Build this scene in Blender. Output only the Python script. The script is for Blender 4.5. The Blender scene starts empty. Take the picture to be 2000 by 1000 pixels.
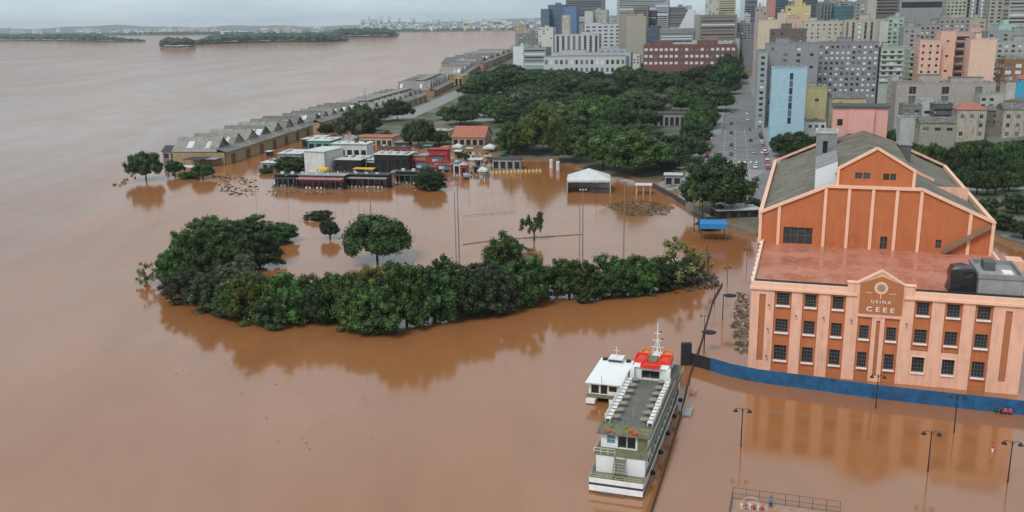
import bpy, math, random
import numpy as np
from mathutils import Matrix, Vector
random.seed(7); rng = np.random.default_rng(7)
SC = bpy.context.scene; COL = SC.collection
R_ = math.radians

# ------------------------------------------------------------------ camera, sky, sun, exposure
CAM_H, FOC = 65.0, 1830.0          # metres above the flood; focal length in photo pixels (2000 wide)
TH, PH = R_(14.0), R_(0.8)
Fv = np.array([0, math.cos(TH), -math.sin(TH)]); _R0 = np.array([1., 0, 0]); _U0 = np.array([0, math.sin(TH), math.cos(TH)])
Rv = math.cos(PH)*_R0 - math.sin(PH)*_U0; Uv = math.cos(PH)*_U0 + math.sin(PH)*_R0
CP = np.array([0, 0, CAM_H])
cam = bpy.data.cameras.new('camera'); co = bpy.data.objects.new('camera', cam); COL.objects.link(co)
cam.sensor_width = 36; cam.lens = 36*FOC/2000; cam.clip_start = 1; cam.clip_end = 60000
co.matrix_world = Matrix(((Rv[0], Uv[0], -Fv[0], 0), (Rv[1], Uv[1], -Fv[1], 0), (Rv[2], Uv[2], -Fv[2], CAM_H), (0, 0, 0, 1)))
SC.camera = co

SUN_EL, SUN_AZ = R_(52), R_(215)    # azimuth clockwise from +Y: behind the camera, to the left
W = bpy.data.worlds.new('World'); SC.world = W; W.use_nodes = True
nt = W.node_tree; nt.nodes.clear(); N = nt.nodes.new; Lk = nt.links.new
out = N('ShaderNodeOutputWorld'); sky = N('ShaderNodeTexSky'); sky.sky_type = 'NISHITA'; sky.sun_disc = False
sky.sun_elevation = SUN_EL; sky.sun_rotation = SUN_AZ; sky.air_density = 1.0; sky.dust_density = 2.0
b1 = N('ShaderNodeBackground'); b1.inputs[1].default_value = 0.10; Lk(sky.outputs[0], b1.inputs[0])
tc = N('ShaderNodeTexCoord'); mp = N('ShaderNodeMapping'); mp.inputs['Scale'].default_value = (1.6, 1.6, 11.0)
Lk(tc.outputs['Generated'], mp.inputs[0])
nz = N('ShaderNodeTexNoise'); nz.inputs['Scale'].default_value = 2.6; nz.inputs['Detail'].default_value = 6; nz.inputs['Roughness'].default_value = .55
Lk(mp.outputs[0], nz.inputs[0])
cr = N('ShaderNodeValToRGB'); cr.color_ramp.elements[0].position = .32; cr.color_ramp.elements[0].color = (.33, .42, .475, 1)
cr.color_ramp.elements[1].position = .72; cr.color_ramp.elements[1].color = (.55, .62, .65, 1)
Lk(nz.outputs[0], cr.inputs[0])
b2 = N('ShaderNodeBackground'); b2.inputs[1].default_value = 1.0; Lk(cr.outputs[0], b2.inputs[0])
mx = N('ShaderNodeMixShader'); mx.inputs[0].default_value = .90; Lk(b1.outputs[0], mx.inputs[1]); Lk(b2.outputs[0], mx.inputs[2]); Lk(mx.outputs[0], out.inputs[0])
sl = bpy.data.lights.new('sun', 'SUN'); sl.energy = 1.5; sl.angle = R_(18); sl.color = (1, .96, .9)
so = bpy.data.objects.new('sun', sl); COL.objects.link(so); so.location = (-100, -100, 300)
_sd = Vector((math.sin(SUN_AZ)*math.cos(SUN_EL), math.cos(SUN_AZ)*math.cos(SUN_EL), math.sin(SUN_EL)))
so.rotation_euler = _sd.to_track_quat('Z', 'Y').to_euler()
SC.view_settings.view_transform = 'Standard'; SC.view_settings.look = 'None'; SC.view_settings.exposure = 0.54; SC.view_settings.gamma = 1
SC.render.engine = 'CYCLES'; SC.cycles.max_bounces = 5; SC.cycles.volume_bounces = 0
SC.cycles.use_denoising = True

# ------------------------------------------------------------------ pixel <-> world helpers (photo survey)
def ray(px, py): return Fv + Rv*(px-1000)/FOC + Uv*(500-py)/FOC
def P(px, py, z=0.0):
    d = ray(px, py); return CP + d*(z-CAM_H)/d[2]
def Q(px, py, Y):
    d = ray(px, py); return CP + d*Y/d[1]
def pix(v):
    d = np.array(v, float)-CP; w = d@Fv; return 1000+FOC*(d@Rv)/w, 500-FOC*(d@Uv)/w
def ztop(py, b):
    lo, hi = b[2]-5, b[2]+300
    for _ in range(45):
        m = (lo+hi)/2
        if pix((b[0], b[1], m))[1] > py: lo = m
        else: hi = m
    return m
def ppm(p): return FOC/((np.array(p, float)-CP)@Fv)          # photo pixels per metre at a point
ORD = 'first second third fourth fifth sixth seventh eighth ninth tenth eleventh twelfth thirteenth fourteenth fifteenth sixteenth seventeenth eighteenth nineteenth'.split()
def ordn(n):
    if n < 20: return ORD[n-1]
    t, o = divmod(n, 10); tens = {2: 'twent', 3: 'thirt', 4: 'fort', 5: 'fift', 6: 'sixt', 7: 'sevent', 8: 'eight', 9: 'ninet'}
    if n >= 100: return 'hundred and ' + ordn(n-100) if n > 100 else 'hundredth'
    return tens[t]+'ieth' if o == 0 else tens[t]+'y-'+ORD[o-1]

# ------------------------------------------------------------------ materials
MATS = {}
def mat(name, col, rough=.85, var=.12, scale=.6, stain=0., stcol=(.05, .045, .04), streak=True, metal=0., spec=.3, bump=0., ramp=None, rnd=0., wet=False):
    """base colour with noise variation, optional stains that run down the wall"""
    if name in MATS: return MATS[name]
    m = bpy.data.materials.new(name); m.use_nodes = True; t = m.node_tree; n = t.nodes; l = t.links.new
    b = n['Principled BSDF']; b.inputs['Roughness'].default_value = rough; b.inputs['Metallic'].default_value = metal
    b.inputs['Specular IOR Level'].default_value = spec
    c = n.new('ShaderNodeTexCoord')
    nz = n.new('ShaderNodeTexNoise'); nz.inputs['Scale'].default_value = scale; nz.inputs['Detail'].default_value = 5; nz.inputs['Roughness'].default_value = .65
    l(c.outputs['Object'], nz.inputs[0])
    mr = n.new('ShaderNodeMapRange'); mr.inputs[1].default_value = .3; mr.inputs[2].default_value = .7; mr.inputs[3].default_value = 1-var; mr.inputs[4].default_value = 1+var
    l(nz.outputs[0], mr.inputs[0])
    h = n.new('ShaderNodeHueSaturation'); h.inputs['Color'].default_value = (*col, 1); 
    if rnd:
        oi = n.new('ShaderNodeObjectInfo'); m2 = n.new('ShaderNodeMapRange'); m2.inputs[3].default_value = 1-rnd; m2.inputs[4].default_value = 1+rnd
        l(oi.outputs['Random'], m2.inputs[0]); mu = n.new('ShaderNodeMath'); mu.operation = 'MULTIPLY'; l(mr.outputs[0], mu.inputs[0]); l(m2.outputs[0], mu.inputs[1]); l(mu.outputs[0], h.inputs['Value'])
    else: l(mr.outputs[0], h.inputs['Value'])
    last = h.outputs[0]
    if stain:
        mp = n.new('ShaderNodeMapping'); mp.inputs['Scale'].default_value = (1, 1, .12) if streak else (1, 1, 1)
        l(c.outputs['Object'], mp.inputs[0])
        n2 = n.new('ShaderNodeTexNoise'); n2.inputs['Scale'].default_value = .9; n2.inputs['Detail'].default_value = 7; n2.inputs['Roughness'].default_value = .7
        l(mp.outputs[0], n2.inputs[0])
        r = n.new('ShaderNodeMapRange'); r.inputs[1].default_value = .48; r.inputs[2].default_value = .72; r.inputs[3].default_value = 0; r.inputs[4].default_value = stain
        l(n2.outputs[0], r.inputs[0])
        mi = n.new('ShaderNodeMix'); mi.data_type = 'RGBA'; l(r.outputs[0], mi.inputs[0]); l(last, mi.inputs[6]); mi.inputs[7].default_value = (*stcol, 1); last = mi.outputs[2]
    l(last, b.inputs['Base Color'])
    if bump:
        bp = n.new('ShaderNodeBump'); bp.inputs['Strength'].default_value = bump; bp.inputs['Distance'].default_value = .1; l(nz.outputs[0], bp.inputs['Height']); l(bp.outputs[0], b.inputs['Normal'])
    if wet:
        w1 = n.new('ShaderNodeMapRange'); w1.inputs[1].default_value = .42; w1.inputs[2].default_value = .58; w1.inputs[3].default_value = .12; w1.inputs[4].default_value = rough+.3; l(nz.outputs[0], w1.inputs[0]); l(w1.outputs[0], b.inputs['Roughness'])
    MATS[name] = m; return m
def srgb(r, g, b):
    f = lambda c: ((c/255+.055)/1.055)**2.4 if c > 10 else c/255/12.92
    return (f(r), f(g), f(b))
def cm(r, g, b, k=.98, **kw):
    """wall paint whose overcast look in the photo is r,g,b: albedo = look * k"""
    c = srgb(r, g, b); gy = sum(c)/3; c = tuple(min(.8, (gy+(x-gy)*.82)*k) for x in c); nm = 'paint_%d_%d_%d' % (r, g, b)
    kw.setdefault('stain', .35); kw.setdefault('var', .1)
    return mat(nm, c, **kw)

def leafmat(name, col, trans=.15, hue=.02):
    m = bpy.data.materials.new(name); m.use_nodes = True; t = m.node_tree; n = t.nodes; l = t.links.new
    b = n['Principled BSDF']; b.inputs['Roughness'].default_value = .6; b.inputs['Specular IOR Level'].default_value = .25
    g = n.new('ShaderNodeNewGeometry'); oi = n.new('ShaderNodeObjectInfo'); c = n.new('ShaderNodeTexCoord')
    nz = n.new('ShaderNodeTexNoise'); nz.inputs['Scale'].default_value = 3.2; nz.inputs['Detail'].default_value = 2; l(c.outputs['Object'], nz.inputs[0])
    def rng_(src, a, bb, lo=0., hi=1.):
        q = n.new('ShaderNodeMapRange'); q.inputs[1].default_value = lo; q.inputs[2].default_value = hi; q.inputs[3].default_value = a; q.inputs[4].default_value = bb; l(src, q.inputs[0]); return q.outputs[0]
    def mul(a, bb):
        q = n.new('ShaderNodeMath'); q.operation = 'MULTIPLY'; l(a, q.inputs[0]); l(bb, q.inputs[1]); return q.outputs[0]
    v = mul(mul(rng_(g.outputs['Random Per Island'], .45, 1.7), rng_(nz.outputs[0], .5, 1.6, .3, .7)), rng_(oi.outputs['Random'], .62, 1.5))
    h = n.new('ShaderNodeHueSaturation'); h.inputs['Color'].default_value = (*col, 1); l(v, h.inputs['Value'])
    l(rng_(oi.outputs['Random'], .5-hue, .5+hue), h.inputs['Hue'])
    l(h.outputs[0], b.inputs['Base Color'])
    MATS[name] = m; return m

# ------------------------------------------------------------------ mesh builder
class MB:
    def __init__(s): s.v = []; s.f = []; s.m = []; s.M = None; s.mi = 0
    def pt(s, p):
        if s.M is not None: p = s.M @ Vector(p)
        s.v.append(tuple(float(q) for q in p)); return len(s.v)-1
    def face(s, pts): s.f.append([s.pt(p) for p in pts]); s.m.append(s.mi); return s
    def box(s, x0, x1, y0, y1, z0, z1):
        i = [s.pt(p) for p in ((x0, y0, z0), (x1, y0, z0), (x1, y1, z0), (x0, y1, z0), (x0, y0, z1), (x1, y0, z1), (x1, y1, z1), (x0, y1, z1))]
        for q in ((0, 3, 2, 1), (4, 5, 6, 7), (0, 1, 5, 4), (1, 2, 6, 5), (2, 3, 7, 6), (3, 0, 4, 7)):
            s.f.append([i[k] for k in q]); s.m.append(s.mi)
        return s
    def ext(s, poly, d, axis='y'):
        """poly of (a,b); axis y: (x,z) swept y d0..d1; axis z: (x,y); axis x: (y,z)"""
        f = {'y': lambda a, b, t: (a, t, b), 'z': lambda a, b, t: (a, b, t), 'x': lambda a, b, t: (t, a, b)}[axis]
        n = len(poly); A = [s.pt(f(a, b, d[0])) for a, b in poly]; B = [s.pt(f(a, b, d[1])) for a, b in poly]
        s.f.append(A[::-1]); s.f.append(B); s.m += [s.mi]*2
        for k in range(n): s.f.append([A[k], A[(k+1) % n], B[(k+1) % n], B[k]]); s.m.append(s.mi)
        return s
    def tube(s, pts, rad, n=6, cap=True):
        if not isinstance(rad, (list, tuple)): rad = [rad]*len(pts)
        rings = []
        for k, p in enumerate(pts):
            p = Vector(p); a = Vector(pts[max(0, k-1)]); b = Vector(pts[min(len(pts)-1, k+1)]); d = (b-a).normalized()
            x = d.orthogonal().normalized() if abs(d.z) < .95 else Vector((1, 0, 0)).cross(d).normalized(); y = d.cross(x)
            rings.append([s.pt(p + x*(rad[k]*math.cos(2*math.pi*j/n)) + y*(rad[k]*math.sin(2*math.pi*j/n))) for j in range(n)])
        for a, b in zip(rings, rings[1:]):
            for j in range(n): s.f.append([a[j], a[(j+1) % n], b[(j+1) % n], b[j]]); s.m.append(s.mi)
        if cap: s.f.append(rings[0][::-1]); s.f.append(rings[-1]); s.m += [s.mi]*2
        return s
    def beam(s, a, b, w, h=None):
        h = h or w; a = Vector(a); b = Vector(b); d = (b-a).normalized(); x = d.cross(Vector((0, 0, 1)))
        x = x.normalized() if x.length > .01 else Vector((1, 0, 0)); y = x.cross(d)
        c = [(-w/2, -h/2), (w/2, -h/2), (w/2, h/2), (-w/2, h/2)]
        A = [s.pt(a+x*p+y*q) for p, q in c]; B = [s.pt(b+x*p+y*q) for p, q in c]
        s.f.append(A[::-1]); s.f.append(B); s.m += [s.mi]*2
        for k in range(4): s.f.append([A[k], A[(k+1) % 4], B[(k+1) % 4], B[k]]); s.m.append(s.mi)
        return s
    def lathe(s, prof, n=12, c=(0, 0)):
        rings = [[s.pt((c[0]+r*math.cos(2*math.pi*j/n), c[1]+r*math.sin(2*math.pi*j/n), z)) for j in range(n)] for r, z in prof]
        for a, b in zip(rings, rings[1:]):
            for j in range(n): s.f.append([a[j], a[(j+1) % n], b[(j+1) % n], b[j]]); s.m.append(s.mi)
        s.f.append(rings[0][::-1]); s.f.append(rings[-1]); s.m += [s.mi]*2
        return s
    def facade(s, x0, x1, z0, z1, holes, depth=.3, y=0.):
        """wall in the plane y facing -y with real openings (hx0,hx1,hz0,hz1) and reveals"""
        xs = sorted({x0, x1, *[h[0] for h in holes], *[h[1] for h in holes]}); zs = sorted({z0, z1, *[h[2] for h in holes], *[h[3] for h in holes]})
        xs = [q for q in xs if x0 <= q <= x1]; zs = [q for q in zs if z0 <= q <= z1]
        hs = np.array(holes) if len(holes) else np.zeros((0, 4))
        for c, d in zip(zs, zs[1:]):
            run = None; zc = (c+d)/2
            hh = hs[(hs[:, 2] < zc) & (hs[:, 3] > zc)] if len(hs) else hs
            for a, b in zip(xs, xs[1:]):
                xc = (a+b)/2
                if len(hh) and ((hh[:, 0] < xc) & (hh[:, 1] > xc)).any():
                    if run is not None: s.face([(run, y, c), (a, y, c), (a, y, d), (run, y, d)]); run = None
                elif run is None: run = a
            if run is not None: s.face([(run, y, c), (x1, y, c), (x1, y, d), (run, y, d)])
        for a, b, c, d in holes:
            e = y+depth
            s.face([(a, y, c), (a, e, c), (a, e, d), (a, y, d)]); s.face([(b, y, c), (b, y, d), (b, e, d), (b, e, c)])
            s.face([(a, y, c), (b, y, c), (b, e, c), (a, e, c)]); s.face([(a, y, d), (a, e, d), (b, e, d), (b, y, d)])
        return s
    def mesh(s, name, mats):
        me = bpy.data.meshes.new(name); me.from_pydata(s.v, [], s.f)
        for m in (mats if isinstance(mats, (list, tuple)) else [mats]): me.materials.append(m)
        if any(s.m): me.polygons.foreach_set('material_index', s.m)
        me.update(); return me
    def build(s, name, mats, parent=None, **kw): return link(name, s.mesh(name, mats), parent, **kw)
def link(name, me, parent=None, loc=None, rz=None):
    o = bpy.data.objects.new(name, me); COL.objects.link(o)
    if parent is not None: o.parent = parent
    if loc is not None: o.location = tuple(float(q) for q in loc)
    if rz is not None: o.rotation_euler = (0, 0, rz)
    return o
def tag(o, label=None, cat=None, group=None, kind=None):
    if label: o['label'] = label
    if cat: o['category'] = cat
    if group: o['group'] = group
    if kind: o['kind'] = kind
    return o
def thing(name, label, cat, loc=(0, 0, 0), rz=0., group=None):
    return tag(link(name, None, None, loc, rz), label, cat, group)
def smooth(o):
    o.data.polygons.foreach_set('use_smooth', [True]*len(o.data.polygons)); return o
def BX(*a): return MB().box(*a)

# ------------------------------------------------------------------ water and terrain
def make_water():
    m = bpy.data.materials.new('flood_water'); m.use_nodes = True; t = m.node_tree; n = t.nodes; l = t.links.new
    n.remove(n['Principled BSDF']); out = n['Material Output']
    c = n.new('ShaderNodeNewGeometry')
    def noise(sc, det=5, rough=.6, dist=0., stretch=None):
        q = n.new('ShaderNodeTexNoise'); q.inputs['Scale'].default_value = sc; q.inputs['Detail'].default_value = det; q.inputs['Roughness'].default_value = rough; q.inputs['Distortion'].default_value = dist
        if stretch:
            mp = n.new('ShaderNodeMapping'); mp.inputs['Scale'].default_value = stretch; mp.inputs['Rotation'].default_value = (0, 0, .35); l(c.outputs['Position'], mp.inputs[0]); l(mp.outputs[0], q.inputs[0])
        else: l(c.outputs['Position'], q.inputs[0])
        return q.outputs[0]
    def rangef(src, a, b, lo, hi):
        q = n.new('ShaderNodeMapRange'); q.inputs[1].default_value = lo; q.inputs[2].default_value = hi; q.inputs[3].default_value = a; q.inputs[4].default_value = b; l(src, q.inputs[0]); return q.outputs[0]
    def math_(op, a, b):
        q = n.new('ShaderNodeMath'); q.operation = op
        for k, v in enumerate((a, b)):
            if isinstance(v, (int, float)): q.inputs[k].default_value = v
            else: l(v, q.inputs[k])
        return q.outputs[0]
    r = n.new('ShaderNodeValToRGB'); r.color_ramp.elements[0].position = .3; r.color_ramp.elements[0].color = (.275, .108, .036, 1); r.color_ramp.elements[1].position = .72; r.color_ramp.elements[1].color = (.335, .140, .056, 1)
    l(noise(.012, 8, .62, 1.6, (1, .3, 1)), r.inputs[0])
    a_, b_ = P(0, 480), P(262, 342); nv = np.array([b_[1]-a_[1], -(b_[0]-a_[0]), 0]); nv /= np.linalg.norm(nv)   # silt front off the quay tip
    dt = n.new('ShaderNodeVectorMath'); dt.operation = 'DOT_PRODUCT'; dt.inputs[1].default_value = tuple(nv); l(c.outputs['Position'], dt.inputs[0])
    sd = math_('ADD', math_('SUBTRACT', dt.outputs['Value'], float(a_@nv)), math_('MULTIPLY', math_('SUBTRACT', noise(.02, 6, .65, 1.0), .5), 70.0))
    fr_ = rangef(sd, 0, 1, -14, 22); st_ = rangef(noise(.05, 6, .65, 1.5, (1, .25, 1)), 0, .5, .5, .72)
    far_ = n.new('ShaderNodeMix'); far_.data_type = 'RGBA'; l(fr_, far_.inputs[0]); far_.inputs[6].default_value = (.262, .120, .056, 1); l(r.outputs[0], far_.inputs[7])
    sk = n.new('ShaderNodeMix'); sk.data_type = 'RGBA'; l(st_, sk.inputs[0]); l(far_.outputs[2], sk.inputs[6]); sk.inputs[7].default_value = (.225, .098, .042, 1)
    df = n.new('ShaderNodeBsdfDiffuse'); l(sk.outputs[2], df.inputs[0])
    gl = n.new('ShaderNodeBsdfGlossy'); gl.inputs['Color'].default_value = (.97, .97, .97, 1); gl.inputs['Roughness'].default_value = .105
    h = math_('ADD', math_('MULTIPLY', noise(.35, 3), .5), math_('ADD', math_('MULTIPLY', noise(2.2, 3), .12), math_('MULTIPLY', noise(.05, 3), 1.2)))
    bp = n.new('ShaderNodeBump'); bp.inputs['Strength'].default_value = .20; bp.inputs['Distance'].default_value = .1; l(h, bp.inputs['Height']); l(bp.outputs[0], gl.inputs['Normal'])
    fr = n.new('ShaderNodeFresnel'); fr.inputs[0].default_value = 1.62
    f = rangef(fr.outputs[0], .115, .50, .04, .60)                      # unresolved waves keep far water from turning into a mirror
    f = math_('MULTIPLY', f, rangef(noise(.010, 7, .62, 1.2, (1, .22, 1)), .86, 1.14, .32, .68)); f = math_('MULTIPLY', f, rangef(noise(.09, 5, .6, .8, (1, .4, 1)), .94, 1.06, .35, .65))
    mx = n.new('ShaderNodeMixShader'); l(f, mx.inputs[0]); l(df.outputs[0], mx.inputs[1]); l(gl.outputs[0], mx.inputs[2]); l(mx.outputs[0], out.inputs[0])
    return m
tag(MB().face([(-30000, -400, 0), (30000, -400, 0), (30000, 45000, 0), (-30000, 45000, 0)]).build('flood_water', make_water()), kind='structure')

A_ST = R_(13.0)                                            # bearing of the avenue and the town blocks
US, VS = np.array([math.cos(A_ST), -math.sin(A_ST)]), np.array([math.sin(A_ST), math.cos(A_ST)])
ST0 = P(1462, 345, 1.0)[:2]                                # a point on the avenue's centre line
LAND_PX = [(3200, 560), (2300, 520), (1990, 492), (1900, 470), (1478, 462), (1440, 462), (1398, 448), (1368, 425), (1343, 404), (1305, 384), (1268, 366), (1225, 353), (1170, 345), (1110, 328), (1060, 318), (1010, 316), (965, 318), (940, 300), (900, 292),
           (860, 290), (800, 285), (735, 272), (700, 258), (690, 240), (745, 218), (820, 194), (870, 172), (905, 150), (945, 126), (985, 100), (1015, 80), (1035, 70), (1060, 62)]
LAND = np.array([P(x, y, 0)[:2] for x, y in LAND_PX] + [(9000., 6000.), (9000., 200.)])
def land_sd(X, Y):
    """signed distance to the land outline, positive inside"""
    X = np.asarray(X, float); Y = np.asarray(Y, float); ins = np.zeros(X.shape, bool); dm = np.full(X.shape, 1e9)
    n = len(LAND)
    for i in range(n):
        (x0, y0), (x1, y1) = LAND[i], LAND[(i+1) % n]
        c = ((y0 > Y) != (y1 > Y)) & (X < (x1-x0)*(Y-y0)/((y1-y0) if y1 != y0 else 1e-9)+x0); ins ^= c
        dx, dy = x1-x0, y1-y0; t = np.clip(((X-x0)*dx+(Y-y0)*dy)/(dx*dx+dy*dy), 0, 1)
        dm = np.minimum(dm, np.hypot(X-x0-t*dx, Y-y0-t*dy))
    return np.where(ins, dm, -dm)
def sstep(a, b, x):
    t = np.clip((x-a)/(b-a), 0, 1); return t*t*(3-2*t)
def terr(x, y):
    x = np.asarray(x, float); y = np.asarray(y, float)
    s = land_sd(x, y) + 2.2*np.sin(x*.21+1.3*np.sin(y*.13)) + 1.5*np.sin(y*.33+x*.11)
    z = -1.2 + 2.2*sstep(-7, 9, s)
    sx = (x-ST0[0])*US[0] + (y-ST0[1])*US[1]
    hill = 24*sstep(35, 230, sx)*sstep(320, 520, y) + 12*sstep(800, 1400, y)*sstep(-60, 150, sx)
    return z + hill*sstep(0, 12, s)
def T(x, y): return float(terr(x, y))
def PT(px, py):
    z = 1.0
    for _ in range(12):
        p = P(px, py, min(z, 55)); z = max(0, T(p[0], p[1]))
    return np.array([p[0], p[1], T(p[0], p[1])])

def ground_mat():
    m = bpy.data.materials.new('ground'); m.use_nodes = True; t = m.node_tree; n = t.nodes; l = t.links.new; b = n['Principled BSDF']; b.inputs['Roughness'].default_value = .95
    c = n.new('ShaderNodeNewGeometry')
    def nz(s, d=5):
        q = n.new('ShaderNodeTexNoise'); q.inputs['Scale'].default_value = s; q.inputs['Detail'].default_value = d; q.inputs['Roughness'].default_value = .65; l(c.outputs['Position'], q.inputs[0]); return q.outputs[0]
    def ramp(src, *st):
        r = n.new('ShaderNodeValToRGB'); e = r.color_ramp.elements
        while len(e) < len(st): e.new(.5)
        for k, (p, col) in enumerate(st): e[k].position = p; e[k].color = (*col, 1)
        l(src, r.inputs[0]); return r.outputs[0]
    dry = ramp(nz(.03), (.3, (.035, .055, .022)), (.46, (.05, .07, .03)), (.56, (.13, .115, .09)), (.7, (.17, .16, .145)))
    mud = ramp(nz(.25), (.3, (.15, .075, .03)), (.7, (.23, .12, .055)))
    sp = n.new('ShaderNodeSeparateXYZ'); l(c.outputs['Position'], sp.inputs[0])
    ad = n.new('ShaderNodeMath'); l(sp.outputs[2], ad.inputs[0]); q = n.new('ShaderNodeMath'); q.operation = 'MULTIPLY'; q.inputs[1].default_value = .9; l(nz(.12), q.inputs[0]); l(q.outputs[0], ad.inputs[1])
    mr = n.new('ShaderNodeMapRange'); mr.inputs[1].default_value = 1.1; mr.inputs[2].default_value = 1.45; l(ad.outputs[0], mr.inputs[0])
    mi = n.new('ShaderNodeMix'); mi.data_type = 'RGBA'; l(mr.outputs[0], mi.inputs[0]); l(mud, mi.inputs[6]); l(dry, mi.inputs[7]); l(mi.outputs[2], b.inputs['Base Color'])
    return m
ys = np.concatenate([np.arange(195, 520, 4.), np.arange(520, 1100, 10.), np.arange(1100, 2200, 40.), np.arange(2200, 6001, 250.)])
xs = np.concatenate([np.arange(-160, 420, 4.), np.arange(420, 900, 16.), np.arange(900, 5000, 200.)])
GX, GY = np.meshgrid(xs, ys); GZ = terr(GX, GY)
gv = np.stack([GX, GY, GZ], -1).reshape(-1, 3); nx, ny = len(xs), len(ys)
idx = np.arange(nx*ny).reshape(ny, nx); gf = np.stack([idx[:-1, :-1], idx[:-1, 1:], idx[1:, 1:], idx[1:, :-1]], -1).reshape(-1, 4)
keep = (gv[gf][:, :, 2].max(1) > -1.15); gf = gf[keep]
me = bpy.data.meshes.new('ground'); me.from_pydata(gv.tolist(), [], gf.tolist()); me.materials.append(ground_mat()); me.update()
tag(smooth(link('ground', me)), kind='structure')

ASPH = mat('asphalt', (.165, .163, .165), .9, .25, .12, stain=.5, stcol=(.095, .095, .095), streak=False)
PAVE = mat('pavement', (.24, .235, .225), .9, .15, .4, stain=.3, streak=False)
def strip(name, pts, w, m, dz=.06, step=4., kind='structure'):
    """a road that follows the terrain along a centre line"""
    mb = MB(); L = []
    for (a, b) in zip(pts, pts[1:]):
        a = np.array(a[:2]); b = np.array(b[:2]); k = max(1, int(np.linalg.norm(b-a)/step))
        L += [a+(b-a)*i/k for i in range(k)]
    L.append(np.array(pts[-1][:2])); rows = []
    for i, p in enumerate(L):
        d = L[min(i+1, len(L)-1)]-L[max(i-1, 0)]; d = d/np.linalg.norm(d); nrm = np.array([d[1], -d[0]])
        rows.append([(*(p+nrm*w*t), T(*(p+nrm*w*t))+dz) for t in (-.5, -.25, 0, .25, .5)])
    for r0, r1 in zip(rows, rows[1:]):
        for k in range(4): mb.face([r0[k], r0[k+1], r1[k+1], r1[k]])
    return tag(mb.build(name, m), kind=kind)

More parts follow.
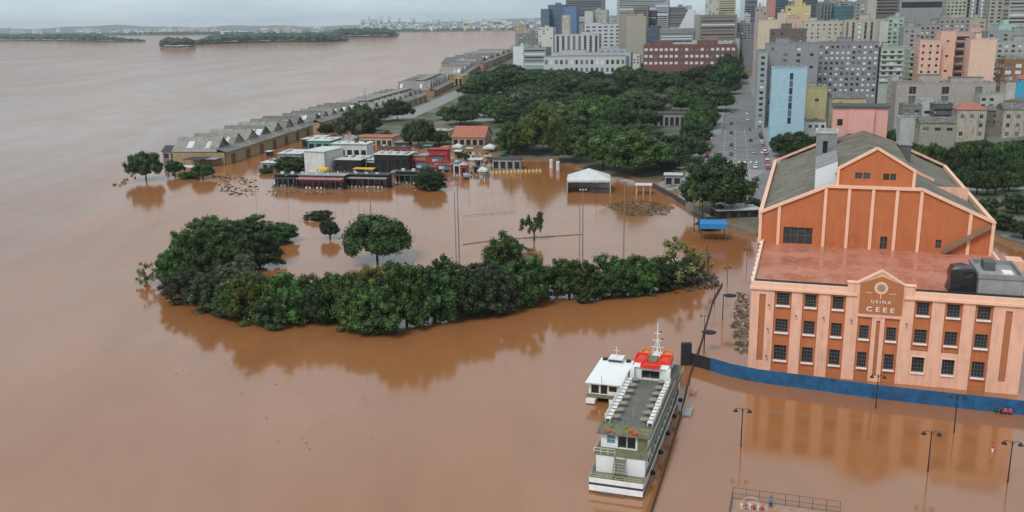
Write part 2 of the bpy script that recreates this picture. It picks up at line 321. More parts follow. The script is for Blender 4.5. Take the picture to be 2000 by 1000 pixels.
# ------------------------------------------------------------------ the old power station
UA = R_(17.69); UO = P(1460, 722)
def u_plant():
    rt = thing('power_station', 'big orange and pink former power station with stepped gable standing in the flood', 'building', UO, -UA)
    PINK = mat('pink_plaster', (.76, .43, .31), .85, .08, .5, stain=.6, stcol=(.40, .22, .16))
    CREAM = mat('cream_trim', (.80, .50, .36), .8, .05, .6, stain=.25, stcol=(.4, .25, .18))
    ORNG = mat('orange_plaster', (.47, .150, .058), .85, .10, .3, stain=.55, stcol=(.33, .10, .048))
    BRWN = mat('brown_plaster', (.40, .15, .065), .85, .06, .5)
    ROOF = mat('weathered_sheet_roof', (.150, .132, .105), .8, .4, .3, stain=.5, stcol=(.24, .215, .175), streak=False)
    TERR = mat('red_terrace', (.42, .155, .10), .36, .2, .16, stain=.75, stcol=(.52, .29, .22), streak=False, spec=.5, wet=True)
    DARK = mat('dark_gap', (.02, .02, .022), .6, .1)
    GLASS = mat('old_window_glass', (.045, .055, .06), .12, .5, .8, spec=.6, rnd=.5)
    GLASS2 = mat('dusty_window_glass', (.13, .14, .14), .25, .4, .9, spec=.5)
    FRM = mat('dark_window_bars', (.10, .105, .11), .6)
    WHT = mat('white_sill', (.78, .72, .68), .7)
    GREY = mat('grey_render', (.24, .24, .25), .85, .15, .5, stain=.4)
    ZT, ZP = 16.6, 17.55
    # core and front skin
    BX(0, 46.4, .8, 36.05, -2, ZT-.05).build('wall', PINK, rt)
    bays = [(4.2, 7.3), (9.25, 12.05), (14.1, 16.8), (19.0, 21.45), (23.6, 26.1), (28.3, 31.2), (33.3, 36.2), (38.2, 41.1)]
    rows = [(13.25, 15.65), (8.0, 10.55), (2.45, 5.4)]
    def window(x0, x1, z0, z1, y, par, nx=4, nz=4, sill=True):
        f = MB(); w = .1
        f.box(x0, x1, y-.06, y+.04, z1-.13, z1).box(x0, x1, y-.06, y+.04, z0, z0+.13).box(x0, x0+.13, y-.06, y+.04, z0+.13, z1-.13).box(x1-.13, x1, y-.06, y+.04, z0+.13, z1-.13)
        for k in range(1, nx): q = x0+(x1-x0)*k/nx; f.box(q-.04, q+.04, y-.05, y+.03, z0+.13, z1-.13)
        for k in range(1, nz): q = z0+(z1-z0)*k/nz; f.box(x0+.13, x1-.13, y-.045, y+.025, q-.04, q+.04)
        o = f.build('window', FRM, par)
        MB().box(x0, x1, y+.045, y+.09, z0, z1).build('pane', GLASS if random.random() < .72 else GLASS2, o)
        if sill: BX(x0-.12, x1+.12, -.12, y-.08, z0-.26, z0-.003).build('sill', WHT, o)
        return o
    piers = []; e = 0.0
    edges = [0.0]
    for i, (a, b) in enumerate(bays):
        zb, zt = (.9, 16.0) if i not in (3, 4) else (.9, 12.3)
        low = i in (5, 6)
        holes = [(a+.4, b-.4, z0, z1) for k, (z0, z1) in enumerate(rows) if not (i in (3, 4) and k == 0) and not (low and k == 2)]
        MB().facade(a, b, 6.6 if low else zb, zt, holes, .35, .28).build('panel', ORNG, rt)
        for h in holes: window(*h, .6, rt)
        if low:
            h = (a+.4, b-.4, 2.45, 5.4)
            MB().facade(a, b, -2, 6.6, [h], .5, .12).build('panel', PINK, rt); window(*h, .6, rt)
            f = MB(); f.box(h[0]-.2, h[1]+.2, .02, .118, h[3]+.003, h[3]+.2).box(h[0]-.2, h[0]-.003, .02, .118, h[2], h[3]).box(h[1]+.003, h[1]+.2, .02, .118, h[2], h[3]); f.build('window_surround', CREAM, rt)
        else: BX(a, b, .2, .79, -2, zb).build('plinth', BRWN, rt)
        BX(a, b, .64, .79, 0, zt).build('backing', DARK, rt)
        edges += [a, b]
    edges.append(46.4)
    for k in range(0, len(edges), 2):
        a, b = edges[k], edges[k+1]
        if k in (0, len(edges)-2):                            # end piers hold a narrow orange slit
            s = (1.5, 2.65) if k == 0 else (43.0, 44.1)
            MB().facade(a, b, -2, 16.0, [(s[0], s[1], 2.1, 15.2)], .25).build('pier', PINK, rt)
            MB().face([(s[0], .24, 2.1), (s[1], .24, 2.1), (s[1], .24, 15.2), (s[0], .24, 15.2)]).build('panel', BRWN, rt)
            BX(a, b, .26, .79, -2, 16.0).build('pier_core', PINK, rt)
        elif k == 8:
            MB().facade(a, b, -2, 12.3, [(22.2, 22.85, 1.0, 11.7)], .3).build('pier', PINK, rt)
            MB().face([(22.2, .28, 1.0), (22.85, .28, 1.0), (22.85, .28, 11.7), (22.2, .28, 11.7)]).build('panel', BRWN, rt)
            BX(a, b, .3, .79, -2, 12.3).build('pier_core', PINK, rt)
        else: BX(a, b, 0, .79, -2, 16.0).build('pier', PINK, rt)
    # cornice, parapet, pediment
    for a, b in ((0, 18.6), (26.5, 46.4)):
        BX(a, b, .003, .79, 16.0, 16.15).build('frieze', PINK, rt)
        BX(a-.3 if a == 0 else a, b+.3 if b > 40 else b, -.35, .79, 16.15, 16.6).build('cornice', CREAM, rt)
        BX(a, b, -.1, .5, 16.6, ZP).build('parapet', CREAM, rt)
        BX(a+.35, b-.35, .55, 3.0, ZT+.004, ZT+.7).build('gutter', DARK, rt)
    ped = [(16.9, 16.6), (16.9, 18.5), (18.6, 18.5), (22.5, 20.9), (26.5, 18.5), (28.2, 18.5), (28.2, 16.6), (26.5, 16.6), (26.5, 12.3), (18.6, 12.3), (18.6, 16.6)]
    MB().ext([(x, z) for x, z in ped], (-.12, .795)).build('pediment', PINK, rt)
    MB().ext([(19.0, 12.95), (26.3, 12.95), (26.3, 18.55), (22.55, 20.05), (19.0, 18.55)], (-.2, -.118)).build('sign_panel', BRWN, rt)
    for a, b in (((16.75, 18.6), (18.62, 18.6)), ((18.6, 18.62), (22.5, 21.0)), ((22.5, 21.0), (26.5, 18.62)), ((26.48, 18.6), (28.35, 18.6))):
        MB().beam((a[0], .3, a[1]), (b[0], .3, b[1]), 1.15, .24).build('coping', CREAM, rt)
    # emblem and lettering
    for r0, r1, m_, y0 in ((1.15, .72, CREAM, -.27), (.62, 0, mat('emblem_grey', (.32, .33, .33), .6), -.27), (.4, .22, BRWN, -.3)):
        mb = MB(); n = 24
        for k in range(n):
            a0, a1 = 2*math.pi*k/n, 2*math.pi*(k+1)/n; c = (22.52, 17.9)
            q = [(c[0]+r*math.cos(t), c[1]+r*math.sin(t)) for r, t in ((r0, a0), (r0, a1), (r1, a1), (r1, a0))]
            mb.ext(q if r1 > 0 else q[:3], (y0, -.205 if y0 > -.28 else -.272))
        mb.build('emblem', m_, rt)
    for x0, x1, z0, z1 in ((22.44, 22.6, 15.95, 16.7), (20.0, 21.1, 16.85, 16.97), (23.95, 25.05, 16.85, 16.97)): BX(x0, x1, -.25, -.205, z0, z1).build('emblem_bar', CREAM, rt)
    for txt, h, zc, w in (('U S I N A', .55, 15.05, 3.3), ('C E E E', .85, 13.45, 4.7)):
        cu = bpy.data.curves.new('lettering', 'FONT'); cu.body = txt; cu.size = h/.7; cu.align_x = 'CENTER'; cu.extrude = .03; cu.offset = .005
        to = bpy.data.objects.new('lettering', cu); COL.objects.link(to); dg = bpy.context.evaluated_depsgraph_get()
        tm = bpy.data.meshes.new_from_object(to.evaluated_get(dg)); bpy.data.objects.remove(to); tm.materials.append(mat('lettering_white', (.82, .74, .66), .6))
        vs = np.array([v.co[:] for v in tm.vertices]); sx = w/(vs[:, 0].max()-vs[:, 0].min())
        o = link('lettering', tm, rt, (22.65, -.24, zc)); o.rotation_euler = (math.pi/2, 0, 0); o.scale = (sx, 1, 1); tm.name = 'lettering'
    # terrace
    BX(.1, 46.3, .8, 36.0, ZT-.04, ZT).build('terrace', TERR, rt)
    for x0, x1 in ((-.15, .35), (46.05, 46.55)): BX(x0, x1, .5, 36, 15.9, ZP-.05).build('side_parapet', CREAM, rt)
    for k in range(9): BX(-.28, .28, 1.5+k*3.8, 2.1+k*3.8, ZP-.05, ZP+.35).build('parapet_post', WHT, rt)
    # tall rear block
    V0, V1 = 36.0, 116.5
    prof = [(-.9, 23.3), (12.9, 29.7), (31.9, 29.7), (46.2, 23.3)]
    rear = [(4.4, 10.5, 16.9, 20.6), (24.4, 25.8, 16.75, 19.5), (35.3, 36.4, 17.6, 19.4)]
    MB().facade(-.9, 46.2, -2, 23.3, rear, .5, V0).build('gable_wall', ORNG, rt)
    MB().facade(-.9, 46.2, -2, 23.3, [], .5, V0).v
    MB().face([(x, V0, z) for x, z in prof]).build('gable_wall', ORNG, rt)
    g = MB().ext([(-.88, -2), (46.18, -2), (46.18, 22.0), (31.9, 28.3), (12.9, 28.3), (-.88, 22.0)], (V0+.6, V1)); g.build('rear_walls', ORNG, rt)
    for h in rear:
        o = BX(h[0], h[1], V0+.4, V0+.55, h[2], h[3]).build('window', GLASS, rt)
        f = MB(); n = 4 if h[1]-h[0] > 2 else 2
        for k in range(1, n): q = h[0]+(h[1]-h[0])*k/n; f.box(q-.07, q+.07, V0+.3, V0+.4, h[2], h[3])
        f.box(h[0], h[1], V0+.29, V0+.395, (h[2]+h[3])/2-.06, (h[2]+h[3])/2+.06); f.build('frame', FRM, o)
    for x, zt in ((-.6, 23.4), (3.3, 25.2), (12.75, 29.6), (17.5, 29.65), (22.3, 29.65), (27.05, 29.65), (31.8, 29.6), (41.5, 25.4), (45.9, 23.4)):
        BX(x-.32, x+.32, V0-.3, V0-.003, ZT+.003, zt).build('pilaster', CREAM, rt)
    BX(16.0, 19.9, V0-.06, V0-.004, ZT+.01, ZT+.35).build('skirting', BRWN, rt)
    MB().facade(18.0, 19.4, ZT+.5, 19.6, [(18.12, 19.28, ZT+.6, 19.48)], .05, V0-.06).build('blind_door', BRWN, rt)
    for y0, y1, tg in ((V0-.45, V0+.65, 'front'), (V1-.6, V1+.3, 'back')):
        for (a, b) in zip(prof, prof[1:]): MB().beam((a[0]-.05, (y0+y1)/2, a[1]+.25), (b[0]+.05, (y0+y1)/2, b[1]+.25), abs(y1-y0), .55).build('coping', CREAM if tg == 'front' else PINK, rt)
    # roof slopes in sheets, each row of sheets a piece
    def slope(x0, z0, x1, z1, n=3, m=34):
        for i in range(m):
            ya, yb = V0+.7+(V1-V0-1.3)*i/m, V0+.7+(V1-V0-1.3)*(i+1)/m
            for k in range(n):
                a, b = k/n, (k+1)/n; dz = .03*(k % 2)+rng.uniform(0, .025)
                p = lambda t, y: (x0+(x1-x0)*t, y, z0+(z1-z0)*t+dz)
                sheet = MB(); sheet.ext([(x0+(x1-x0)*a, z0+(z1-z0)*a+dz), (x0+(x1-x0)*b, z0+(z1-z0)*b+dz), (x0+(x1-x0)*b, z0+(z1-z0)*b+dz-.06), (x0+(x1-x0)*a, z0+(z1-z0)*a+dz-.06)], (ya, yb-.05))
                sheet.build('roof_sheet', RSH[int(rng.integers(0, len(RSH)))], rt)
    RSH = [ROOF, mat('pale_roof_sheet', (.178, .160, .128), .8, .4, .35, stain=.5, stcol=(.095, .085, .07), streak=False), mat('mossy_roof_sheet', (.128, .118, .09), .85, .4, .3, stain=.5, stcol=(.26, .24, .20), streak=False)]
    slope(-.3, 22.75, 12.9, 29.05); slope(45.6, 22.75, 31.9, 29.05)
    BX(12.8, 32.0, V0+.7, V1-.6, 29.0, 29.25).build('roof_deck', ROOF, rt)
    for x0, x1, nm in ((-1.1, -.25, 'l'), (45.55, 46.4, 'r')): BX(x0, x1, V0+.2, V1+.2, 22.3, 23.75).build('eave_parapet', CREAM, rt)
    # raised centre nave
    cp = [(14.9, 29.3), (30.1, 29.3), (30.1, 33.6), (22.4, 38.2), (14.9, 33.6)]
    MB().facade(14.9, 30.1, 29.3, 33.6, [(18.4, 19.8, 31.7, 33.0), (20.05, 21.4, 31.7, 33.0), (24.0, 25.2, 31.6, 33.0), (25.4, 26.5, 31.6, 33.0)], .3, V0+.6).build('nave_wall', ORNG, rt)
    MB().ext([(14.9, 33.6), (30.1, 33.6), (22.45, 38.2)], (V0+.6, V0+1.1)).build('nave_wall', ORNG, rt)
    for h in [(18.4, 19.8, 31.7, 33.0), (20.05, 21.4, 31.7, 33.0), (24.0, 25.2, 31.6, 33.0), (25.4, 26.5, 31.6, 33.0)]:
        o = BX(h[0], h[1], V0+.85, V0+.95, h[2], h[3]).build('window', GLASS, rt); BX((h[0]+h[1])/2-.05, (h[0]+h[1])/2+.05, V0+.78, V0+.845, h[2], h[3]).build('frame', FRM, o)
    NB = 98.0
    MB().ext([(14.92, 29.26), (30.08, 29.26), (30.08, 32.6), (22.45, 35.1), (14.92, 32.6)], (V0+1.0, NB)).build('nave_body', ORNG, rt)
    for (a, b) in (((14.6, 33.55), (22.45, 38.3)), ((22.45, 38.3), (30.4, 33.55))): MB().beam((a[0], V0+.75, a[1]), (b[0], V0+.75, b[1]), 1.0, .5).build('coping', CREAM, rt)
    for x in (14.95, 30.05): BX(x-.3, x+.3, V0+.25, V0+.597, 29.9, 33.6).build('pilaster', CREAM, rt)
    BX(12.9, 31.9, V0-.35, V0+.4, 29.72, 30.1).build('coping', CREAM, rt)
    for side in (-1, 1):
        for i in range(26):
            ya, yb = V0+1.3+(NB-V0-1.4)*i/26, V0+1.3+(NB-V0-1.4)*(i+1)/26
            for k in range(2):
                xe = 14.4 if side < 0 else 30.5; a, b = k/2, (k+1)/2; dz = .03*((i+k) % 2)
                f = lambda t: (xe+(22.45-xe)*t, 32.55+(35.35-32.55)*t+dz)
                (xa, za), (xb, zb) = f(a), f(b)
                MB().ext([(xa, za), (xb, zb), (xb, zb-.08), (xa, za-.08)], (ya, yb-.04)).build('roof_sheet', RSH[int(rng.integers(0, 3))], rt)
    # additions on the roof
    WB = mat('pale_blue_cladding', (.62, .68, .70), .7, .06)
    MB().ext([(10.4, 27.6), (14.8, 28.6), (14.8, 34.8), (10.4, 33.0)], (V0+2.5, V0+22)).build('cladded_lean_to', WB, rt)
    MB().ext([(10.3, 33.02), (14.85, 34.82), (14.85, 34.97), (10.3, 33.17)], (V0+3.2, V0+22.3)).build('lean_to_roof', GREY, rt)
    LTP = mat('lift_parapet_grey', (.45, .45, .44), .8, .15, .6, stain=.4)
    lt = MB(); lt.facade(10.4, 15.6, 26, 35.8, [(12.1, 13.3, 30.6, 33.8)], .5, 84); lt.build('lift_tower', GREY, rt)
    BX(10.4, 15.6, 84.55, 90.5, 26, 35.75).build('lift_tower', GREY, rt); BX(12.1, 13.3, 84.5, 84.54, 30.6, 33.8).build('opening', DARK, rt)
    for a in ((10.2, 15.8, 83.8, 84.3), (10.2, 15.8, 90.2, 90.7)): BX(*a, 35.76, 36.4).build('lift_parapet', LTP, rt)
    for a in ((10.2, 10.7, 84.3, 90.2), (15.3, 15.8, 84.3, 90.2)): BX(*a, 35.76, 36.4).build('lift_parapet', LTP, rt)
    PK2 = mat('rose_plaster', (.62, .33, .29), .85, .05, .5, stain=.2, stcol=(.5, .22, .18))
    BX(14.4, 28.4, 98.0, 108, 28, 41.2).build('back_tower', PK2, rt)
    BX(18.4, 25.0, 96.9, 97.995, 34.4, 40.8).build('tower_bay', PK2, rt)
    BX(14.1, 28.7, 97.6, 108.4, 41.22, 41.7).build('tower_roof', mat('dark_slab', (.07, .07, .075), .8), rt)
    BX(15.6, 17.0, 97.9, 97.99, 36.5, 38.2).build('window', DARK, rt)
    BX(31.0, 34.0, 88, 96, 28.3, 32.6).build('side_stair_house', FRM, rt); BX(30.8, 34.2, 87.8, 96.2, 32.62, 32.9).build('stair_house_roof', GREY, rt)
    MB().ext([(31.9, 29.0), (38.0, 26.2), (38.0, 26.9), (31.9, 29.8)], (70, 70.5)).build('roof_divider', PINK, rt)
    BX(37.0, 44.5, 62.0, 62.6, 22.5, 26.3).build('roof_divider', PINK, rt)
    MB().beam((36.6, V0-.9, 17.0), (45.2, V0-.7, 22.9), .9, .8).build('slanted_duct', mat('duct_brown', (.22, .15, .11), .8), rt)
    # plant room and shrouded machine on the terrace
    BX(38.8, 46.0, 3.2, 14.5, ZT, 20.0).build('plant_room', mat('plant_room_grey', (.30, .29, .29), .8, .12, .5, stain=.3), rt)
    for a in ((38.6, 46.0, 3.0, 3.4), (38.6, 46.0, 14.3, 14.7)): BX(*a, 20.003, 20.8).build('plant_room_parapet', GREY, rt)
    for a in ((38.6, 39.0, 3.4, 14.3), (45.6, 46.0, 3.4, 14.3)): BX(*a, 20.003, 20.8).build('plant_room_parapet', GREY, rt)
    BX(40.3, 42.2, 9, 12.5, 20.0, 21.6).build('fan_unit', FRM, rt); BX(42.9, 44.5, 5, 7.5, 20.0, 20.7).build('fan_unit', WHT, rt)
    t = MB(); pr = [(34.3, 4.8), (36.2, 4.4), (38.4, 4.6), (38.5, 8.6), (36.6, 9.2), (34.2, 8.8)]
    rings = []
    for z, s in ((ZT, 1.0), (18.2, .96), (19.6, .99), (20.7, .9), (21.2, .72)):
        rings.append([(36.4+(x-36.4)*s+rng.normal(0, .1), 6.8+(y-6.8)*s+rng.normal(0, .12), z+rng.normal(0, .12)*(z > 17)) for x, y in pr])
    for a, b in zip(rings, rings[1:]):
        for k in range(6): t.face([a[k], a[(k+1) % 6], b[(k+1) % 6], b[k]])
    t.face(rings[-1]); t.build('black_tarpaulin', mat('black_sheeting', (.018, .018, .02), .35, .3, 1.5, spec=.5), rt)
    BX(46.6, 49.5, 22, 26, -2, 19.0).build('side_annex', PINK, rt)
    for z in (3.2, 8.6, 13.2): MB().tube([(3.3, -.08, z), (3.3, -.5, z+.3)], .06).lathe([(.05, z+.3), (.22, z+.1), (.18, z)], 8, (3.3, -.6)).build('wall_lamp', FRM, rt)
    for x in (8.2, 13.1, 17.9, 27.2): MB().tube([(x, -.02, 11.5), (x, -.45, 11.7)], .05).lathe([(.05, 11.8), (.2, 11.55), (.16, 11.45)], 8, (x, -.5)).build('wall_lamp', FRM, rt)
    return rt
u_plant()

# blue site hoarding in front of the power station
def hoarding():
    BL = mat('blue_hoarding', (.014, .085, .20), .6, .35, .5, stain=.6, stcol=(.045, .075, .11)); BK = mat('black_hoarding', (.02, .021, .025), .6, .2)
    pts = [P(*q)[:2] for q in ((1346, 712), (1388, 724), (1430, 737), (1480, 747), (1540, 755), (1600, 763), (1706, 778), (1800, 789), (1900, 800), (2000, 811), (2100, 822))]
    rt = thing('site_hoarding', 'long blue site hoarding with a black end in the water before the power station', 'hoarding', (*pts[0], 0))
    o0 = pts[0]
    for i, (a, b) in enumerate(zip(pts, pts[1:])):
        a = a-o0; b = b-o0; n = max(1, round(np.linalg.norm(b-a)/2.6))
        for k in range(n):
            p = a+(b-a)*k/n; q = a+(b-a)*(k+1)/n; d = (q-p)/np.linalg.norm(q-p); p = p+d*.015; q = q-d*.015; j = rng.uniform(-.02, .02)
            MB().beam((*p, .5+j), (*q, .5+j), .07, 4.2 if i else 4.0).build('hoarding_panel', BK if i == 0 else BL, rt)
            MB().beam((*(p-d*.04), -1), (*(p-d*.04), 2.5), .16).build('post', BK if i == 0 else BL, rt)
    BX(-1.6, .3, -.6, .6, -1, 4.4).build('gate_box', BK, rt)
hoarding()

# ------------------------------------------------------------------ trees
BARK = mat('bark', (.07, .055, .045), .9, .3, 3.)
LEAF = {'dark': leafmat('leaf_dark', (.026, .048, .0135)), 'mid': leafmat('leaf_mid', (.036, .066, .015)), 'bright': leafmat('leaf_bright', (.068, .098, .017)),
        'grey': leafmat('leaf_grey', (.047, .062, .029)), 'yellow': leafmat('leaf_yellow', (.150, .155, .050)), 'far': leafmat('leaf_far', (.022, .034, .018))}
def crown_mesh(name, seed, lo=.0, n=5200, leaf=.085, clumps=38, sparse=False, m='dark', tall=False):
    """unit tree: radius 1, height 1; leaf-sized faces on clumps through the crown's volume; lo = height of the crown's skirt"""
    g = np.random.default_rng(seed)
    C = []; Rr = []
    while len(C) < clumps:
        p = g.uniform(-1, 1, 3); p[2] = abs(p[2]) if lo > .15 else p[2]*.9
        if np.hypot(p[0], p[1])**2 + p[2]**2 > 1: continue
        if np.linalg.norm(p) < .62 and g.random() < .85: continue
        C.append(p); Rr.append(g.uniform(.11, .24)*(1.0 if not sparse else 1.))
    C = np.array(C); Rr = np.array(Rr); C *= (1-Rr[:, None]*.8); dr = C/np.linalg.norm(C, axis=1)[:, None]; ph = g.uniform(0, 6.3, 4); C *= (1+.13*np.sin(2.3*dr[:, 0]*2+ph[0])+.13*np.sin(4.1*dr[:, 1]+ph[1])+.07*np.sin(6*dr[:, 2]+3*dr[:, 0]+ph[2]))[:, None]
    V = []; cnt = n//clumps
    k = np.repeat(np.arange(clumps), cnt); N_ = len(k)
    d = g.normal(size=(N_, 3)); d /= np.linalg.norm(d, axis=1)[:, None]; rad = g.uniform(.62, 1.18, N_) if not sparse else g.uniform(.2, 1.15, N_)
    pos = C[k] + d*(Rr[k]*rad)[:, None]
    # most of the leaf faces lie roughly along the clump's surface
    nrm = d + g.normal(size=(N_, 3))*.55; nrm[:, 2] += .35; nrm /= np.linalg.norm(nrm, axis=1)[:, None]
    t = np.cross(nrm, g.normal(size=(N_, 3))); t /= np.linalg.norm(t, axis=1)[:, None]; b = np.cross(nrm, t)
    s = leaf*g.uniform(.55, 1.25, N_)[:, None]
    q = np.stack([pos+t*s, pos+b*s*.62, pos-t*s*.9, pos-b*s*.55], 1).reshape(-1, 3)
    faces = np.arange(N_*4).reshape(-1, 4)
    # inner bodies of the clumps keep the crown opaque
    iv = []; iff = []
    if not sparse:
        ico = [(0, 0, 1)]+[(math.cos(a)*.894, math.sin(a)*.894, .447) for a in np.arange(5)*2*math.pi/5]+[(math.cos(a+math.pi/5)*.894, math.sin(a+math.pi/5)*.894, -.447) for a in np.arange(5)*2*math.pi/5]+[(0, 0, -1)]
        tri = [(0, 1+i, 1+(i+1) % 5) for i in range(5)]+[(1+i, 6+i, 1+(i+1) % 5) for i in range(5)]+[(1+(i+1) % 5, 6+i, 6+(i+1) % 5) for i in range(5)]+[(11, 6+(i+1) % 5, 6+i) for i in range(5)]
        for c, r in list(zip(C, Rr)) + [(np.zeros(3), .55)]:
            base = len(iv); iv += [tuple(c+np.array(p)*r*.68) for p in ico]; iff += [tuple(base+j for j in f) for f in tri]
    allv = np.concatenate([q, np.array(iv).reshape(-1, 3)]) if iv else q
    # map the ball to the crown: skirt at lo, top at 1
    z = allv[:, 2]
    if lo > .15: allv[:, 2] = lo + np.maximum(z, -.12)*(1-lo)
    else:
        allv[:, :2] *= (1+.45*np.maximum(0, -z))[:, None]; allv[:, 2] = .48 + z*.52
    F_ = faces.tolist() + [[j+len(q) for j in f] for f in iff]
    me = bpy.data.meshes.new(name); me.from_pydata(allv.tolist(), [], F_); me.materials.append(LEAF[m]); me.update(); return me
def trunk_mesh(seed, lo):
    g = random.Random(seed); mb = MB()
    mb.tube([(0, 0, -.12), (.01, .01, .15), (g.uniform(-.05, .05), g.uniform(-.05, .05), max(.3, lo+.1))], [.085, .06, .045], 7)
    for k in range(5):
        a = k*1.26+g.uniform(-.3, .3); mb.tube([(0, 0, max(.18, lo*.75)), (math.cos(a)*.28, math.sin(a)*.28, max(.34, lo+.12)), (math.cos(a)*.6, math.sin(a)*.6, max(.5, lo+.3))], [.045, .032, .016], 5)
    return mb.mesh('trunk', BARK)
VAR = {}
for key, lo, m, sp, n, lf, cl in (('bush', 0, 'dark', 0, 10500, .046, 125), ('bush', 0, 'dark', 0, 10500, .046, 115), ('bushm', 0, 'mid', 0, 10500, .045, 125), ('bushm', 0, 'mid', 0, 10500, .048, 110), ('bushb', 0, 'bright', 0, 10500, .044, 125), ('bushg', 0, 'grey', 0, 10500, .040, 115),
                                 ('dome', .3, 'dark', 0, 10500, .042, 130), ('dome', .34, 'dark', 0, 10500, .042, 115), ('domem', .32, 'mid', 0, 10500, .042, 130), ('domem', .28, 'mid', 0, 10500, .044, 110), ('domeb', .3, 'bright', 0, 10500, .042, 130), ('domeg', .26, 'grey', 0, 10500, .040, 115),
                                 ('airy', .32, 'mid', 1, 1500, .075, 22), ('willow', 0, 'yellow', 1, 3000, .055, 34), ('willow', .1, 'yellow', 1, 2800, .055, 30)):
    sd = 11+sum(len(v) for v in VAR.values())
    VAR.setdefault(key, []).append((crown_mesh('crown', sd, lo, n, lf, cl, sp, m), trunk_mesh(sd, lo)))
def tree(p, r, h, key, label, group, name='tree', ry=None, cat='tree', k=[0]):
    k[0] += 1; cm_, tm = VAR[key][k[0] % len(VAR[key])]
    rt = thing(name, label, cat, (p[0], p[1], p[2]), k[0]*2.39, group)
    a = link('crown', cm_, rt); b = link('trunk', tm, rt)
    a.scale = (r, ry or r, h); b.scale = (min(r, 5)*1.0, min(r, 5)*1.0, h)
    return rt
def tree_px(cx, bot, hw, top, key, label, group, land=False, k_r=1.0, **kw):
    """crown seen at cx with half width hw, its near foot at row bot and its top at row top"""
    p = PT(cx, bot) if land else P(cx, bot); r = hw/ppm(p)*k_r
    p = p + np.array([p[0], p[1], 0])/np.hypot(p[0], p[1])*r*.8
    if land: p[2] = T(p[0], p[1])
    h = max(2., ztop(top+4, p)-p[2]); q = pix(p)
    return tree(p, r*1.04, h, key, label, group, **kw)

GROVE = [(545, 480, 38, 428, 'bush'), (492, 470, 42, 416, 'bush'), (428, 500, 55, 414, 'bushm'), (385, 535, 50, 432, 'bushm'), (345, 568, 36, 470, 'bushm'), (450, 545, 52, 448, 'bushm'), (508, 530, 46, 445, 'bush'),
         (365, 600, 42, 520, 'bushg'), (415, 615, 46, 525, 'bushg'), (470, 590, 52, 498, 'bushg'), (460, 630, 42, 545, 'bush'), (500, 640, 52, 520, 'bushb'), (565, 642, 55, 524, 'bushm'), (530, 645, 40, 560, 'bush'), (620, 640, 42, 530, 'bush'), (665, 640, 45, 522, 'bushm'),
         (640, 615, 40, 535, 'bush'), (700, 655, 45, 548, 'bushm'), (745, 662, 55, 552, 'bushm'), (715, 620, 48, 520, 'bushb'), (795, 648, 55, 492, 'bushm'), (850, 640, 56, 498, 'bush'), (905, 630, 54, 508, 'bush'), (960, 622, 52, 515, 'bushg'), (940, 590, 60, 505, 'bush'),
         (985, 560, 46, 448, 'bushm'), (1025, 608, 45, 490, 'bush'), (1055, 585, 36, 505, 'bush'), (1112, 588, 42, 492, 'bushm'), (1150, 592, 34, 515, 'bush'), (1195, 588, 48, 490, 'bush'), (1245, 582, 46, 492, 'bushm'), (1290, 572, 34, 498, 'bush'), (1330, 562, 32, 500, 'bushg')]
for i, (cx, bo, hw, tp, key) in enumerate(sorted(GROVE)):
    tone = {'bush': 'dark green', 'bushm': 'mid green', 'bushb': 'bright green', 'bushg': 'greyish green'}[key]
    tree_px(cx, bo, hw, tp, key, f'{tone} rounded tree in the flooded crescent grove, {ordn(i+1)} along it from its left tip', 'trees of the flooded crescent grove', name='grove_tree')
tree_px(288, 560, 22, 505, 'willow', 'pale yellow-green shrub at the left tip of the crescent grove', None, name='willow_shrub', cat='shrub')
tree_px(1325, 562, 52, 452, 'willow', 'pale sparse willow at the right end of the crescent grove', None, name='willow_tree')
tree_px(1362, 556, 34, 478, 'willow', 'thin leaning willow beside the lamp posts at the grove end', None, name='willow_tree')
for cx, bo, hw, tp, key, lb, ra in ((738, 522, 72, 408, 'dome', 'big dark umbrella-crowned tree standing alone in the flooded field', 1.), (645, 470, 22, 424, 'dome', 'small round tree on a thin trunk left of the big lone tree', 1.), (625, 432, 27, 406, 'bush', 'low flat bush half drowned behind the small round tree', 1.),
                                   (841, 374, 36, 322, 'bush', 'dense dark round bush in the water before the black bars', 1.), (1043, 474, 26, 402, 'airy', 'leaning tree with bare lower trunk behind the grove', 1.), (1012, 500, 30, 470, 'airy', 'airy young tree just below the leaning tree', 1.),
                                   (286, 356, 34, 286, 'dome', 'lone dark tree farthest out in the river by the quay', 1.), (342, 345, 18, 308, 'dome', 'small dark tree right of the lone river tree', 1.), (397, 352, 24, 312, 'dome', 'rounded tree before the near warehouse end', 1.), (370, 350, 20, 330, 'bush', 'low bush between the two small trees at the warehouse end', 1.)):
    tree_px(cx, bo, hw, tp, key, lb, None, name='lone_tree' if key in ('dome', 'airy') else 'bush', cat='tree' if key in ('dome', 'airy') else 'bush')

